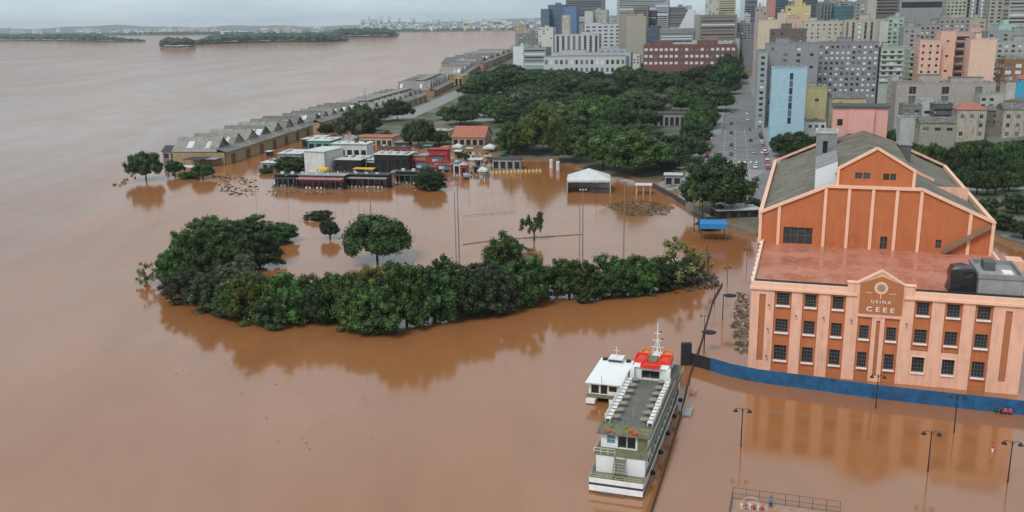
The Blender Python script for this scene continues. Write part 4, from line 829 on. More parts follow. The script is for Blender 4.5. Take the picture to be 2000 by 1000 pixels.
def car(p2, rz, col, label, z=None):
    t = thing('parked_car', label, 'car', (p2[0], p2[1], (T(*p2) if z is None else z)+.08), rz, 'cars on the avenue and forecourt')
    for n, me_ in zip(('body', 'cabin_glass', 'roof'), CARS[col]): link(n, me_, t)
    for x in (-1.3, 1.3):
        for y in (-.8, .8): link('wheel', TYRE, t, (x, y, .32))
RZS = math.pi/2 - A_ST
rows_ = {'tree-side kerb lane': (-18.5, 13), 'left middle lane': (-7, 30), 'right middle lane': (3.4, 34), 'house-side kerb lane': (9.0, 10)}
for nm, (o, gap) in rows_.items():
    t = 15+random.uniform(0, 10); k = 0
    while t < 300:
        k += 1; c = random.choice(['white', 'silver', 'black', 'grey', 'silver', 'black', 'grey', 'red', 'white', 'blue'])
        car(st(t, o+random.uniform(-.3, .3)), RZS+random.uniform(-.04, .04)+(math.pi if o < 0 else 0), c, f'{c} car, {ordn(k)} from near end in {nm} of the avenue'); t += gap*random.uniform(.8, 1.9)
for i, (x, y, c) in enumerate(((1495, 300, 'white'), (1478, 352, 'black'), (1424, 382, 'silver'), (1330, 330, 'white'), (1315, 340, 'silver'), (1302, 352, 'grey'), (1930, 400, 'white'), (1985, 398, 'silver'))):
    p = PT(x, y); car(p[:2], .4+i*.9, c, [f'white car on the near right kerb of the avenue', 'black car at the near end of the avenue', 'silver car under the dark tree beside the shed', 'white car farthest back on the forecourt', 'silver car in the middle of the forecourt', 'grey car nearest the water on the forecourt', 'white car on the path right of the power station', 'silver car on the path at the photo\'s right edge'][i])

# ------------------------------------------------------------------ small park and quay structures
def kiosk(nm, label, cat, x0, x1, base, top, dep, wallc, roofc, style='flat', rot=12, over=.5, openf=True, land=False, roofh=.25, trim=None, group=None):
    """a small building seen from x0 to x1, its near foot at row base and its eave at row top"""
    p0 = (PT if land else P)(x0, base); k = ppm(p0); w = (x1-x0)/k; A = R_(rot); h = max(1.6, ztop(top, p0)-p0[2]) if not land else max(2., ztop(top, p0)-p0[2])
    rt = thing(nm, label, cat, p0, -A, group); wm = wallc; rm = roofc
    if style in ('flat', 'gable'):
        n = max(1, int(w/3.2)); holes = [(w*(i+.16)/n, w*(i+.84)/n, .15, h*.72) for i in range(n)] if openf else []
        MB().facade(0, w, -1, h, holes, .4).build('front_wall', wm, rt)
        b = MB(); b.box(0, w, .45, dep, -1, h-.02).build('wall', wm, rt)
        for hx in holes: BX(hx[0], hx[1], .38, .43, hx[2], hx[3]).build('shopfront', DGL, rt)
        if style == 'flat': BX(-over, w+over, -over, dep+over, h, h+roofh).build('roof', rm, rt)
        else:
            r = h+dep*.28
            for ya, yb in ((-over, dep/2), (dep+over, dep/2)): MB().ext([(ya, h-.1), (yb, r), (yb, r+.15), (ya, h+.05)], (-over, w+over), 'x').build('roof', rm, rt)
            for x in (0.0, w): MB().face([(x, 0, h), (x, dep, h), (x, dep/2, r-.02)]).build('gable', wm, rt)
        if trim: BX(-.05, w+.05, -.25, -.02, h*.55, h*.92).build('awning', trim, rt)
    elif style == 'canopy':
        for x in (0.1, w/2, w-.1):
            for y in (.1, dep-.1): BX(x-.09, x+.09, y-.09, y+.09, -1.2, h).build('post', wm, rt)
        BX(-over, w+over, -over, dep+over, h, h+roofh).build('roof', rm, rt)
    elif style == 'tent':
        for x in (0.1, w-.1):
            for y in (.1, dep-.1): BX(x-.1, x+.1, y-.1, y+.1, -1.2, h).build('post', wm, rt)
        e = h; a = h+min(w, dep)*.26; c = (w/2, dep/2, a); q = [(0, 0, e), (w, 0, e), (w, dep, e), (0, dep, e)]
        b = MB()
        for i in range(4): b.face([q[i], q[(i+1) % 4], c])
        b.build('canopy', rm, rt); v = MB()
        for i in range(4):
            a_, b_ = q[i], q[(i+1) % 4]; v.face([(a_[0], a_[1], e-.8), (b_[0], b_[1], e-.8), b_, a_])
        v.build('valance', rm, rt)
        if nm == 'marquee': BX(.2, w-.2, dep-.3, dep-.2, -1, h).build('back_wall', K['pale'], rt); BX(.2, .3, .3, dep-.4, -1, h).build('side_wall', K['pale'], rt); BX(w*.55, w-.4, .5, 3, -.5, 1.6).build('stored_goods', K['dark'], rt)
    return rt
K = dict(white=mat('stall_white', (.54, .55, .54), .7, .15, .5, stain=.55, stcol=(.33, .32, .29)), black=mat('stall_black', (.018, .019, .02), .6, .3), dark=mat('stall_dark', (.05, .05, .052), .7, .3), grey=mat('stall_grey', (.26, .27, .27), .7, .15, stain=.3), red=mat('stall_red', (.36, .04, .045), .6, .3, stain=.4, stcol=(.2, .03, .03)), yel=mat('stall_yellow', (.66, .42, .03), .6, .1), pale=mat('stall_pale_roof', (.48, .49, .46), .7, .15, .4, stain=.4, stcol=(.25, .25, .22), streak=False), orange=mat('stall_orange', (.40, .14, .07), .7, .25, stain=.4, stcol=(.25, .12, .08)),
         teal=mat('stall_teal', (.10, .26, .24), .7), green=mat('stall_green', (.03, .16, .07), .7), beige=mat('stall_beige', (.42, .33, .23), .85, .12, stain=.3), tile=mat('red_tile_roof', (.36, .13, .09), .85, .25, .7, stain=.4, stcol=(.2, .1, .08), streak=False), bluet=mat('blue_tarpaulin', (.03, .20, .50), .5, .15, .8), screen=mat('bluish_panel', (.10, .16, .24), .3))
SMALL = [('bar_container', 'black container bar at the left end of the flooded bar row', 'bar', 538, 585, 364, 342, 5, 'black', 'black', 'flat', {}), ('bar_container', 'red-fronted container bar with grey roof in the flooded bar row', 'bar', 586, 678, 368, 342, 5.5, 'black', 'grey', 'flat', dict(trim=K['red'])),
         ('bar_container', 'long black container bar right of the red-fronted one', 'bar', 682, 762, 366, 341, 5, 'black', 'dark', 'flat', {}), ('bar_container', 'black container bar half hidden by the dense round bush', 'bar', 774, 830, 358, 336, 5, 'black', 'dark', 'flat', {}),
         ('awning', 'small bright yellow awning above the red-fronted bar', 'awning', 620, 640, 341, 330, 3.5, 'dark', 'yel', 'tent', {}), ('awning', 'long bright yellow awning above the black bar', 'awning', 692, 730, 340, 330, 3, 'dark', 'yel', 'canopy', {}),
         ('storage_unit', 'large plain white storage block behind the bar row', 'building', 596, 642, 336, 295, 16, 'white', 'white', 'flat', dict(openf=False, rot=22)), ('pavilion', 'long white portal pavilion with flat roof behind the white block', 'pavilion', 650, 722, 322, 281, 9, 'white', 'white', 'flat', {}),
         ('pavilion', 'black stall with broad pale grey roof before the portal pavilion', 'pavilion', 656, 708, 335, 312, 14, 'black', 'pale', 'flat', {}), ('kiosk', 'small white kiosk between the two black pavilions', 'kiosk', 712, 738, 332, 312, 5, 'white', 'white', 'flat', {}),
         ('pavilion', 'black two-storey pavilion with pale grey roof in the park', 'pavilion', 732, 802, 338, 302, 10, 'black', 'pale', 'flat', {}), ('booth', 'red framed booth with a bluish panel in the park', 'booth', 838, 876, 324, 292, 5, 'red', 'red', 'flat', dict(openf=False)), ('booth', 'orange hut below the red framed booth', 'booth', 850, 882, 338, 322, 4, 'orange', 'orange', 'flat', {}),
         ('kiosk', 'small white and blue kiosk right of the orange hut', 'kiosk', 886, 899, 340, 318, 4, 'white', 'screen', 'flat', {}), ('kiosk', 'small red and white kiosk right of the blue one', 'kiosk', 900, 912, 344, 322, 4, 'red', 'white', 'flat', {}), ('kiosk', 'small green kiosk with a white roof near the marquee', 'kiosk', 932, 952, 348, 332, 4.5, 'green', 'white', 'tent', {}),
         ('shed', 'low white-roofed shed at the left edge of the stalls', 'shed', 512, 540, 332, 318, 12, 'grey', 'white', 'flat', {}), ('shed', 'white flat-roofed shed beside the warehouse wall', 'shed', 545, 592, 322, 300, 14, 'grey', 'white', 'flat', {}), ('shed', 'long white roof with a teal side behind the white block', 'shed', 602, 648, 296, 275, 16, 'teal', 'white', 'flat', {}), ('shed', 'pale roofed shed next to the warehouse doors', 'shed', 590, 622, 288, 272, 18, 'dark', 'pale', 'flat', {}),
         ('roofed_hall', 'red tiled hall with dark arcade at the park edge', 'hall', 884, 948, 287, 268, 18, 'beige', 'tile', 'gable', dict(land=True)), ('tent', 'small white tent left of the red tiled hall', 'tent', 882, 902, 296, 286, 5, 'grey', 'white', 'tent', dict(land=True)), ('tent', 'white tent right of the red tiled hall', 'tent', 942, 966, 300, 288, 7, 'grey', 'white', 'tent', dict(land=True)),
         ('container', 'grey cluttered container right of the stalls', 'container', 962, 1018, 330, 310, 5, 'grey', 'dark', 'flat', {}), ('marquee', 'white peaked marquee tent standing in the flood', 'marquee', 1107, 1192, 378, 352, 14, 'white', 'white', 'tent', dict(rot=5)), ('canopy', 'small white canopy on posts beside the muddy bank', 'canopy', 1242, 1270, 380, 362, 4, 'white', 'white', 'canopy', {}),
         ('tarpaulin_tent', 'bright blue tarpaulin shelter on the muddy bank', 'shelter', 1369, 1414, 470, 446, 6, 'dark', 'bluet', 'canopy', dict(roofh=1.5)), ('shed', 'long pale-roofed shed with a dark side left of the power station', 'shed', 1402, 1486, 428, 412, 8, 'dark', 'pale', 'flat', dict(land=True, rot=-5)), ('low_building', 'low pale building among the park trees with a row of white windows', 'building', 1276, 1398, 246, 222, 14, 'grey', 'dark', 'flat', dict(land=True)),
         ('jetty_roof', 'dark pitched boathouse roof at the quay tip', 'shed', 318, 350, 310, 296, 9, 'grey', 'dark', 'gable', {}), ('jetty_roof', 'dark flat canopy before the near warehouse end', 'canopy', 360, 395, 327, 312, 9, 'dark', 'dark', 'canopy', {}), ('jetty_roof', 'grey flat canopy right of the dark one before the warehouse', 'canopy', 392, 424, 325, 311, 9, 'dark', 'grey', 'canopy', {}), ('jetty_roof', 'small white roof between the small quay trees', 'canopy', 350, 378, 340, 327, 5, 'grey', 'white', 'canopy', {}),
         ('park_hall', 'long pinkish low roof behind the park stalls', 'hall', 702, 770, 284, 268, 12, 'beige', 'tile', 'flat', dict(land=True)), ('park_hall', 'long beige low hall behind the park trees', 'hall', 805, 880, 272, 255, 10, 'beige', 'beige', 'flat', dict(land=True)), ('park_hall', 'grey metal hut roof before the park trees', 'hut', 772, 800, 290, 278, 6, 'dark', 'grey', 'flat', dict(land=True)), ('hut', 'black-roofed wooden hut behind the black pavilion', 'hut', 740, 800, 302, 288, 6, 'orange', 'dark', 'flat', {}),
         ('hut', 'brown stall left of the red framed booth', 'hut', 806, 834, 336, 304, 5, 'orange', 'grey', 'flat', {}), ('canopy', 'white canopy in front of the red tiled hall', 'canopy', 915, 940, 322, 312, 5, 'white', 'white', 'canopy', {}), ('street_kiosk', 'white roadside shed beneath the dark tree', 'kiosk', 1432, 1462, 392, 378, 6, 'white', 'pale', 'flat', dict(land=True)), ('guard_hut', 'small pale hut by the low river wall', 'hut', 1298, 1330, 362, 342, 5, 'grey', 'pale', 'flat', dict(land=True))]
RBX = mat('deck_boards', (.16, .11, .08), .9, .2)
def pix_h(x, b_, t_): return max(1.6, ztop(t_, P(x, b_)))
for nm, lb, ct, x0, x1, ba, tp, dp, wc, rc, sty, kw in SMALL:
    rt = kiosk(nm, lb, ct, x0, x1, ba, tp, dp, K[wc], K[rc], sty, **kw)
    if 'red framed' in lb: BX(1.4, 6.8, -.12, -.02, 1.6, 4.6).build('panel', K['screen'], rt); BX(0, 8.2, -.6, -.13, 5.0, 5.6).build('fascia', K['red'], rt); BX(1.8, 4.2, -.16, -.121, 2.0, 3.2).build('poster', K['white'], rt)
    if nm in ('pavilion', 'shed', 'hut', 'kiosk', 'park_hall', 'roofed_hall'):
        k_ = ppm(P(x0, ba)); w_ = (x1-x0)/k_
        for q in range(max(2, int(w_/4))): BX(w_*(q+.3)/max(2, int(w_/4)), w_*(q+.3)/max(2, int(w_/4))+random.uniform(.8, 1.8), random.uniform(.5, dp*.6), dp*.7, -1.2, (pix_h(x0, ba, tp))+random.uniform(.4, 1.1)).build('roof_unit', K[random.choice(['grey', 'pale', 'dark', 'white'])], rt)
    if nm == 'bar_container':
        w_ = (x1-x0)/ppm(P(x0, ba)); h_ = pix_h(x0, ba, tp); BX(-.3, w_+.3, -3.2, -.3, -.3, .35).build('terrace_deck', RBX, rt); BX(-.2, w_+.2, -3.0, -.3, h_*.78, h_*.84).build('verandah_roof', K['grey'] if 'red' in lb else K['dark'], rt)
        for q in range(int(w_/2.4)+1): BX(q*2.4, q*2.4+.12, -2.9, -2.78, .3, h_*.78).build('verandah_post', K['red'] if 'red' in lb else K['grey'], rt)
        for q in range(int(w_/1.6)): BX(q*1.6+.2, q*1.6+.9, -2.4, -1.7, .35, 1.15).build('bar_table', K[random.choice(['beige', 'dark', 'grey', 'white', 'green'])], rt)
        for k in range(3): BX(2+k*4.5, 3.3+k*4.5, 1.5, 2.7, 4.9-.3, 6.0).build('roof_cooler', K['white'], rt)
# low river wall of dark panels along the bank
wp = [P(1275, 366), P(1340, 403), P(1398, 440), P(1478, 462)]
rt = thing('river_wall', 'low concrete river wall along the muddy bank left of the power station', 'wall', wp[0]); WM = mat('river_wall_concrete', (.23, .22, .19), .9, .25, .5, stain=.5)
for a, b in zip(wp, wp[1:]):
    n = int(np.linalg.norm(b-a)/5)
    for k in range(n):
        p = a+(b-a)*k/n-wp[0]; q = a+(b-a)*(k+.98)/n-wp[0]; MB().beam((p[0], p[1], .6), (q[0], q[1], .6), .3, 2.6).build('wall_panel', WM if b is not wp[1] else K['dark'], rt)

# ------------------------------------------------------------------ quay warehouses
SHR = [mat('shed_roof_%d' % i, c, .85, .3, .35, stain=.85, stcol=(.36, .34, .31), streak=False) for i, c in enumerate(((.13, .125, .12), (.175, .165, .155), (.10, .095, .09), (.21, .20, .185)))]
def warehouse(p0, L, az, label, w=27., hw_=5.8, rid=11.0, bays=9, wallc=(.52, .40, .17), doorc=(.16, .07, .045), mid=True):
    rt = thing('quay_warehouse', label, 'warehouse', p0, -az); wm = mat('ochre_wall_%d' % int(wallc[0]*100), wallc, .9, .15, .4, stain=.4, stcol=(.2, .12, .06)); dm = mat('brown_door', doorc, .8); bl = L/bays
    doors = [(bl*(i+.35), bl*(i+.65), -1, 4.4) for i in range(bays)]
    mb = MB(); mb.M = Matrix(((0, -1, 0, 0), (1, 0, 0, 0), (0, 0, 1, 0), (0, 0, 0, 1))); mb.facade(0, L, -1, hw_, doors, .5); mb.build('long_wall', wm, rt)
    for d in doors: BX(-.5, -.4, d[0], d[1], d[2], d[3]).build('door', dm, rt)
    BX(-w, -.52, 0.0, L, -1, hw_).build('wall', wm, rt)
    for i in range(bays):
        ya, yb = bl*i, bl*(i+1); ym = (ya+yb)/2
        MB().ext([(1.0, hw_+.05), (-5, hw_+2.0), (-5, hw_+2.2), (1.0, hw_+.25)], (ya+.05, yb-.05)).build('lean_to_roof', SHR[i % 2], rt)
        MB().face([(-4.9, ya, hw_), (-4.9, yb, hw_), (-4.9, ym, rid-.1)]).build('gable', wm if i % 3 else SHR[2], rt)
        MB().face([(-w, ya, hw_), (-w, yb, hw_), (-w, ym, rid-.1)]).build('gable', wm, rt)
        for s, (y0, y1) in enumerate(((ya, ym), (yb, ym))):
            MB().ext([(y0, hw_+.3), (y1, rid), (y1, rid+.2), (y0, hw_+.5)], (-w-.6, -4.4), 'x').build('roof_slope', SHR[int(rng.integers(0, 4))], rt)
            for q in range(3):
                if rng.random() < .75:
                    x = rng.uniform(-w+1, -8); f = lambda t: (y0+(y1-y0)*t, hw_+.52+(rid-hw_-.3)*t); (a0, b0), (a1, b1) = f(.25), f(.7)
                    MB().ext([(a0, b0), (a1, b1), (a1, b1+.08), (a0, b0+.08)], (x, x+rng.uniform(1.6, 4.5)), 'x').build('skylight', K['pale'] if rng.random() < .5 else K['white'], rt)
    if mid:
        BX(-w*.55, -w*.35, bl*.6, L-bl*.6, rid-1.5, rid+.9).build('ridge_lantern', SHR[1], rt); BX(-w*.57, -w*.33, bl*.55, L-bl*.55, rid+.92, rid+1.1).build('lantern_roof', SHR[3], rt)
    return rt
_pA, _pB = P(442, 322), P(612, 263); azA = math.atan2(_pB[0]-_pA[0], _pB[1]-_pA[1])
LA = float(np.linalg.norm(_pB-_pA)); warehouse(_pA, LA, azA, 'nearest quay warehouse with ochre walls and rows of grey gabled roofs', bays=7, rid=12.2, mid=False, wallc=(.31, .235, .13))
def along(p, az, d): return p+np.array([math.sin(az), math.cos(az), 0])*d
pB = along(_pA, azA, LA+14); warehouse(pB, 90, azA+.03, 'second quay warehouse, half hidden behind the grey-green trees', bays=6, mid=False, wallc=(.33, .25, .14))
pC = P(742, 232); pD = P(835, 198); azC = math.atan2(pD[0]-pC[0], pD[1]-pC[1]); warehouse(pC, float(np.linalg.norm(pD-pC)), azC, 'third quay warehouse with mottled grey roofs beyond the tall pole', w=34, bays=9, wallc=(.38, .30, .17))
pE = P(850, 190); pF = P(886, 170); azE = math.atan2(pF[0]-pE[0], pF[1]-pE[1]); warehouse(pE, float(np.linalg.norm(pF-pE)), azE, 'fourth quay warehouse of brick colour along the quay road', w=34, bays=8, rid=14, wallc=(.32, .18, .11), mid=True)
kiosk('quay_office', 'narrow ochre office block between two far quay warehouses', 'building', 888, 904, 168, 148, 30, mat('ochre_office', (.5, .34, .12), .9, .1), K['grey'], 'flat', land=True)
pG = P(908, 158); pH = P(938, 136); azG = math.atan2(pH[0]-pG[0], pH[1]-pG[1]); warehouse(pG, float(np.linalg.norm(pH-pG)), azG, 'fifth quay warehouse with sharp gables near the white office block', w=30, bays=9, rid=15, hw_=7, wallc=(.20, .14, .10), mid=False)
pI = P(945, 138); pJ = P(1002, 112); azI = math.atan2(pJ[0]-pI[0], pJ[1]-pI[1]); warehouse(pI, float(np.linalg.norm(pJ-pI)), azI, 'sixth and farthest quay warehouse with a long dark roof', w=60, bays=5, rid=17, hw_=10, wallc=(.35, .22, .16), mid=False)

# ------------------------------------------------------------------ the town
WG = {'dark': mat('town_glass_dark', (.03, .034, .038), .25, .3, spec=.5), 'mid': mat('town_glass_mid', (.13, .14, .15), .3, .3, spec=.5), 'white': mat('town_blind_white', (.66, .67, .68), .7, .08), 'blue': mat('town_glass_blue', (.08, .13, .22), .15, .2, spec=.6)}
FRAME = mat('town_window_frame', (.35, .35, .35), .7); RSLAB = mat('town_roof_slab', (.15, .145, .14), .9, .25, .3, stain=.4, stcol=(.24, .23, .22), streak=False)
U3, V3 = np.array([US[0], US[1], 0]), np.array([VS[0], VS[1], 0])
def pane_mesh(w, h, kind):
    b = MB(); b.mi = 0; b.face([(0, 0, 0), (w, 0, 0), (w, 0, h), (0, 0, h)]); b.mi = 1
    t = .07
    for a in ((0, w, -.04, -.005, 0, t), (0, w, -.04, -.005, h-t, h), (0, t, -.04, -.005, t, h-t), (w-t, w, -.04, -.005, t, h-t), (w/2-t/2, w/2+t/2, -.04, -.005, t, h-t)): b.box(*a)
    return b.mesh('window', [WG[kind], FRAME])
def bld(label, x0, x1, top, Y, dep, wall, bot, style='grid', st=3.2, cw=3.2, ww=.5, wh=.48, mix=(.6, .28, .12), blue=False, side=True, roof='flat', rbox=1, ang=A_ST, name='town_building', ledge=None, single=None, base=None, skip=0., group=None, sstyle=None):
    u = np.array([math.cos(ang), -math.sin(ang), 0]); v = np.array([math.sin(ang), math.cos(ang), 0])
    c0 = Q(x0, top, Y); d = ray(x1, top); t = ((c0-CP)@v)/(d@v); c1 = CP+d*t; Wd = float((c1-c0)@u); zt = float(c0[2])
    zl = float(Q((x0+x1)/2, bot, Y)[2]); cor = [c0, c0+u*Wd, c0+v*dep, c0+u*Wd+v*dep]
    z0 = min(min(T(p[0], p[1]) for p in cor), zl) - 1.0 if base is None else base
    rt = thing(name, label, 'building', (c0[0], c0[1], 0), -ang, group); k = ppm((c0[0], c0[1], zt))
    left = ((c0-CP)@u) > 0
    kinds = ['dark', 'mid', 'white'] if not blue else ['blue', 'mid', 'blue']
    def holes_for(L, sty):
        hs = []
        nr = max(1, int((zt-1.2-zl)/st)); 
        if sty == 'blank': return hs
        for r in range(nr):
            zb = zt-1.2-(r+1)*st+st*(1-wh)*.5
            if sty == 'ribbon': hs.append((L*.05, L*.95, zb, zb+st*wh)); continue
            n = max(1, int(round(L/cw)))
            for c in range(n):
                if skip and random.random() < skip: continue
                xa = L*(c+.5-ww/2)/n; hs.append((xa, L*(c+.5+ww/2)/n, zb, zb+st*wh))
        if sty == 'vert':
            n = max(1, int(round(L/cw))); hs = [(L*(c+.5-ww/2)/n, L*(c+.5+ww/2)/n, zl+1, zt-1.5) for c in range(n)]
        return hs
    sets = []
    wallb = MB(); fh = holes_for(Wd, style); wallb.facade(0, Wd, z0, zt, fh, .3); sets.append((fh, None))
    sty2 = sstyle or (style if side else 'blank'); sh = holes_for(dep, sty2)
    M = Matrix(((0, 1, 0, 0), (-1, 0, 0, dep), (0, 0, 1, 0), (0, 0, 0, 1))) if left else Matrix(((0, -1, 0, Wd), (1, 0, 0, 0), (0, 0, 1, 0), (0, 0, 0, 1)))
    wallb.M = M; wallb.facade(0, dep, z0, zt, sh, .3); sets.append((sh, M)); wallb.M = None
    xo = Wd if left else 0
    wallb.face([(xo, 0, z0), (xo, dep, z0), (xo, dep, zt), (xo, 0, zt)]); wallb.face([(0, dep, z0), (Wd, dep, z0), (Wd, dep, zt), (0, dep, zt)])
    wallb.build('wall', wall, rt)
    cache = {}; joined = {}
    for hs, M_ in sets:
        for (a, b, c, d2) in hs:
            kd = random.choices(kinds, mix)[0]
            if single if single is not None else min(b-a, d2-c)*k >= 6.0:
                key = (round(b-a, 2), round(d2-c, 2), kd)
                if key not in cache: cache[key] = pane_mesh(b-a, d2-c, kd)
                o = link('window', cache[key], rt, (a, .29, c))
                if M_ is not None: o.matrix_local = M_ @ Matrix.Translation((a, .29, c))
            else:
                j = joined.setdefault(kd, MB()); j.M = M_; j.face([(a, .29, c), (b, .29, c), (b, .29, d2), (a, .29, d2)])
                if style in ('ribbon', 'vert'):
                    n = max(1, int((b-a)/2.2)) if style == 'ribbon' else 0
                    for q in range(1, n): x = a+(b-a)*q/n; j.face([(x-.12, .2, c), (x+.12, .2, c), (x+.12, .2, d2), (x-.12, .2, d2)]) if q % 2 else None
                    if style == 'vert':
                        n = int((d2-c)/st)
                        jj = joined.setdefault('mid', MB()); jj.M = M_
                        for q in range(n): z = c+(d2-c)*(q+.5)/n; jj.face([(a, .25, z-.4), (b, .25, z-.4), (b, .25, z+.4), (a, .25, z+.4)])
    for kd, j in joined.items(): tag(j.build('window_rows', WG[kd], rt), kind='stuff')
    if ledge:
        nr = max(1, int((zt-1.2-zl)/st))
        for r in range(nr): BX(-.05, Wd+.05, -.9, -.02, zt-1.2-(r+1)*st+.02, zt-1.2-(r+1)*st+(.95 if ledge != 'thin' else .3)).build('balcony', ledge if ledge != 'thin' else wall, rt)
    if roof == 'flat':
        BX(.25, Wd-.25, .25, dep-.25, zt-.4, zt-.15).build('roof', RSLAB, rt)
        for a in ((-.12, Wd+.12, -.12, .2), (-.12, Wd+.12, dep-.2, dep+.12)): BX(*a, zt-.003, zt+.45).build('parapet', wall, rt)
        for a in ((-.12, .2, .2, dep-.2), (Wd-.2, Wd+.12, .2, dep-.2)): BX(*a, zt-.003, zt+.45).build('parapet', wall, rt)
    elif roof == 'tile':
        hh = min(Wd, dep)*.22; q = [(-.5, -.5, zt), (Wd+.5, -.5, zt), (Wd+.5, dep+.5, zt), (-.5, dep+.5, zt)]; r0, r1 = (Wd*.3, dep/2, zt+hh), (Wd*.7, dep/2, zt+hh)
        MB().face([q[0], q[1], r1, r0]).face([q[1], q[2], r1]).face([q[2], q[3], r0, r1]).face([q[3], q[0], r0]).face(q[::-1]).build('roof', K['tile'], rt)
    elif roof == 'dark':
        hh = min(Wd, dep)*.2; MB().ext([(-.4, zt), (dep+.4, zt), (dep/2, zt+hh)], (-.4, Wd+.4), 'x').build('roof', SHR[2], rt)
    for i in range(rbox):
        w = Wd*random.uniform(.18, .34); x = random.uniform(.08, .6)*Wd; y = dep*random.uniform(.2, .5); h = random.uniform(2.2, 4.2)
        rb = BX(x, x+w, y, y+dep*.35, zt-.2, zt+h).build('roof_house', wall, rt); BX(x-.2, x+w+.2, y-.2, y+dep*.35+.2, zt+h+.003, zt+h+.25).build('roof_slab', RSLAB, rb)
    if rbox:
        for q in range(2): MB().lathe([(.9, zt-.14), (1.0, zt+1.3), (.5, zt+1.6)], 9, (random.uniform(.1, .9)*Wd, random.uniform(.6, .9)*dep)).build('water_tank', mat('tank_blue_grey', (.25, .30, .34), .7), rt)
        MB().tube([(Wd*.7, dep*.4, zt), (Wd*.7, dep*.4, zt+random.uniform(4, 8))], .09, 4).build('antenna', BLACK, rt)
    if style in ('grid', 'ribbon') and fh:
        j = MB()
        for (a, b, c, d2) in fh:
            if random.random() < .3: j.box(a+.1, a+.85, -.4, -.02, c-.75, c-.15)
        if j.v: tag(j.build('air_conditioners', K['pale'], rt), kind='stuff')
    if Wd > 6 and roof == 'flat':
        j = MB()
        for q in range(int(4+Wd/4)):
            x, y = random.uniform(.6, Wd-2.2), random.uniform(.6, max(.7, dep-2.2)); j.box(x, x+random.uniform(.5, 1.8), y, y+random.uniform(.5, 1.6), zt-.14, zt+random.uniform(.3, 1.5))
        tag(j.build('roof_clutter', K['grey'], rt), kind='stuff')
    return rt
c_ = cm
# -- nearer blocks along the avenue and behind the power station
bld('tall slate-grey apartment block with ranks of pale windows right of the avenue', 1600, 1718, 83, 610, 16, c_(138, 136, 143), 190, st=3.35, cw=3.35, ww=.5, wh=.5, mix=(.35, .15, .5), rbox=1)
bld('lilac-grey block with few windows adjoining the slate-grey apartments', 1497, 1600, 86, 585, 22, c_(142, 141, 147), 240, st=3.6, cw=7, ww=.28, mix=(.5, .25, .25), skip=.55, sstyle='grid', rbox=1)
bld('narrow pale grey-green corner block beside the avenue with stacked side windows', 1482, 1500, 103, 565, 60, c_(150, 160, 160), 265, st=3.4, cw=4.5, ww=.4, rbox=0)
bld('light blue tower with a dark window strip down its middle', 1509, 1577, 134, 470, 16, c_(152, 190, 206, stain=.12), 238, style='blank', side=False, rbox=0, name='blue_tower')
bld('mustard yellow house block beside the light blue tower', 1578, 1616, 172, 500, 14, c_(178, 165, 112), 240, st=3.4, cw=8, ww=.2, skip=.5, rbox=1)
bld('low mustard yellow block with a gabled top behind the pink tower', 1626, 1692, 192, 520, 14, c_(184, 172, 118), 220, style='grid', cw=9, ww=.15, skip=.6, rbox=0, roof='dark')
bld('low white villa with dark hipped roof behind the trees', 1540, 1614, 236, 500, 14, c_(214, 210, 202), 262, cw=3.4, roof='dark', rbox=0)
bld('pale green and white balcony block left of the peach building', 1722, 1766, 93, 600, 16, c_(165, 172, 160), 165, st=3.3, cw=4.2, ww=.55, ledge=c_(190, 194, 184), mix=(.7, .25, .05), rbox=1)
bld('narrow pale green block against the peach building', 1778, 1800, 98, 615, 18, c_(168, 182, 162), 165, st=3.3, cw=3.5, ww=.5, ledge='thin', rbox=0)
bld('peach apartment block, lower left wing with small square windows', 1798, 1840, 80, 590, 18, c_(222, 172, 150, stain=.15), 162, st=3.9, cw=4.6, ww=.35, wh=.4, mix=(.85, .15, 0), rbox=0)
bld('peach apartment block, tall middle wing', 1839, 1868, 62, 592, 16, c_(224, 170, 146, stain=.15), 162, style='grid', cw=9, ww=.2, st=9, wh=.15, rbox=0)
bld('pink-grey balcony bay of the peach apartment building', 1867, 1898, 64, 600, 14, c_(205, 160, 150), 160, st=4.6, cw=9.5, ww=.8, wh=.55, mix=(.8, .2, 0), ledge=c_(196, 158, 150), rbox=0)
bld('plain peach end wing with no front windows', 1897, 1948, 77, 578, 16, c_(226, 184, 160, stain=.12), 158, style='blank', side=False, rbox=1)
bld('small rose stair tower on top of the peach building', 1896, 1917, 54, 600, 8, c_(212, 158, 148), 80, style='blank', side=False, rbox=0)
bld('wide taupe school-like block with blank bays below the peach building', 1752, 1946, 163, 520, 20, c_(168, 156, 148, stain=.3), 206, style='grid', st=5, cw=14.5, ww=.22, wh=.8, mix=(.2, .8, 0), rbox=2)
bld('small white flat block with dark windows left of the taupe block', 1742, 1756, 150, 545, 14, c_(172, 174, 174), 215, st=3.5, cw=5, rbox=0)
bld('old stained white house with red tile roof', 1872, 1928, 214, 455, 14, c_(176, 165, 150, stain=.75), 276, st=4.2, cw=4.5, ww=.4, skip=.3, roof='tile', rbox=0, mix=(.4, .6, 0))
bld('old stained plastered house at the photo\'s right edge', 1962, 2040, 214, 450, 14, c_(172, 162, 146, stain=.8), 278, st=4.2, cw=4.5, ww=.4, skip=.25, roof='dark', rbox=0, mix=(.4, .6, 0))
bld('dark narrow weathered house between the two stained houses', 1928, 1964, 216, 480, 16, c_(104, 102, 96, stain=.6), 272, skip=.4, roof='dark', rbox=0)
bld('low pale walled house with dark roof slabs behind the trees', 1760, 1800, 232, 440, 12, c_(176, 180, 176), 270, skip=.6, cw=6, rbox=0)
bld('grey house with a broad dark roof before the stained house', 1798, 1868, 240, 425, 12, c_(150, 148, 128), 264, skip=.5, cw=5, roof='dark', rbox=0)
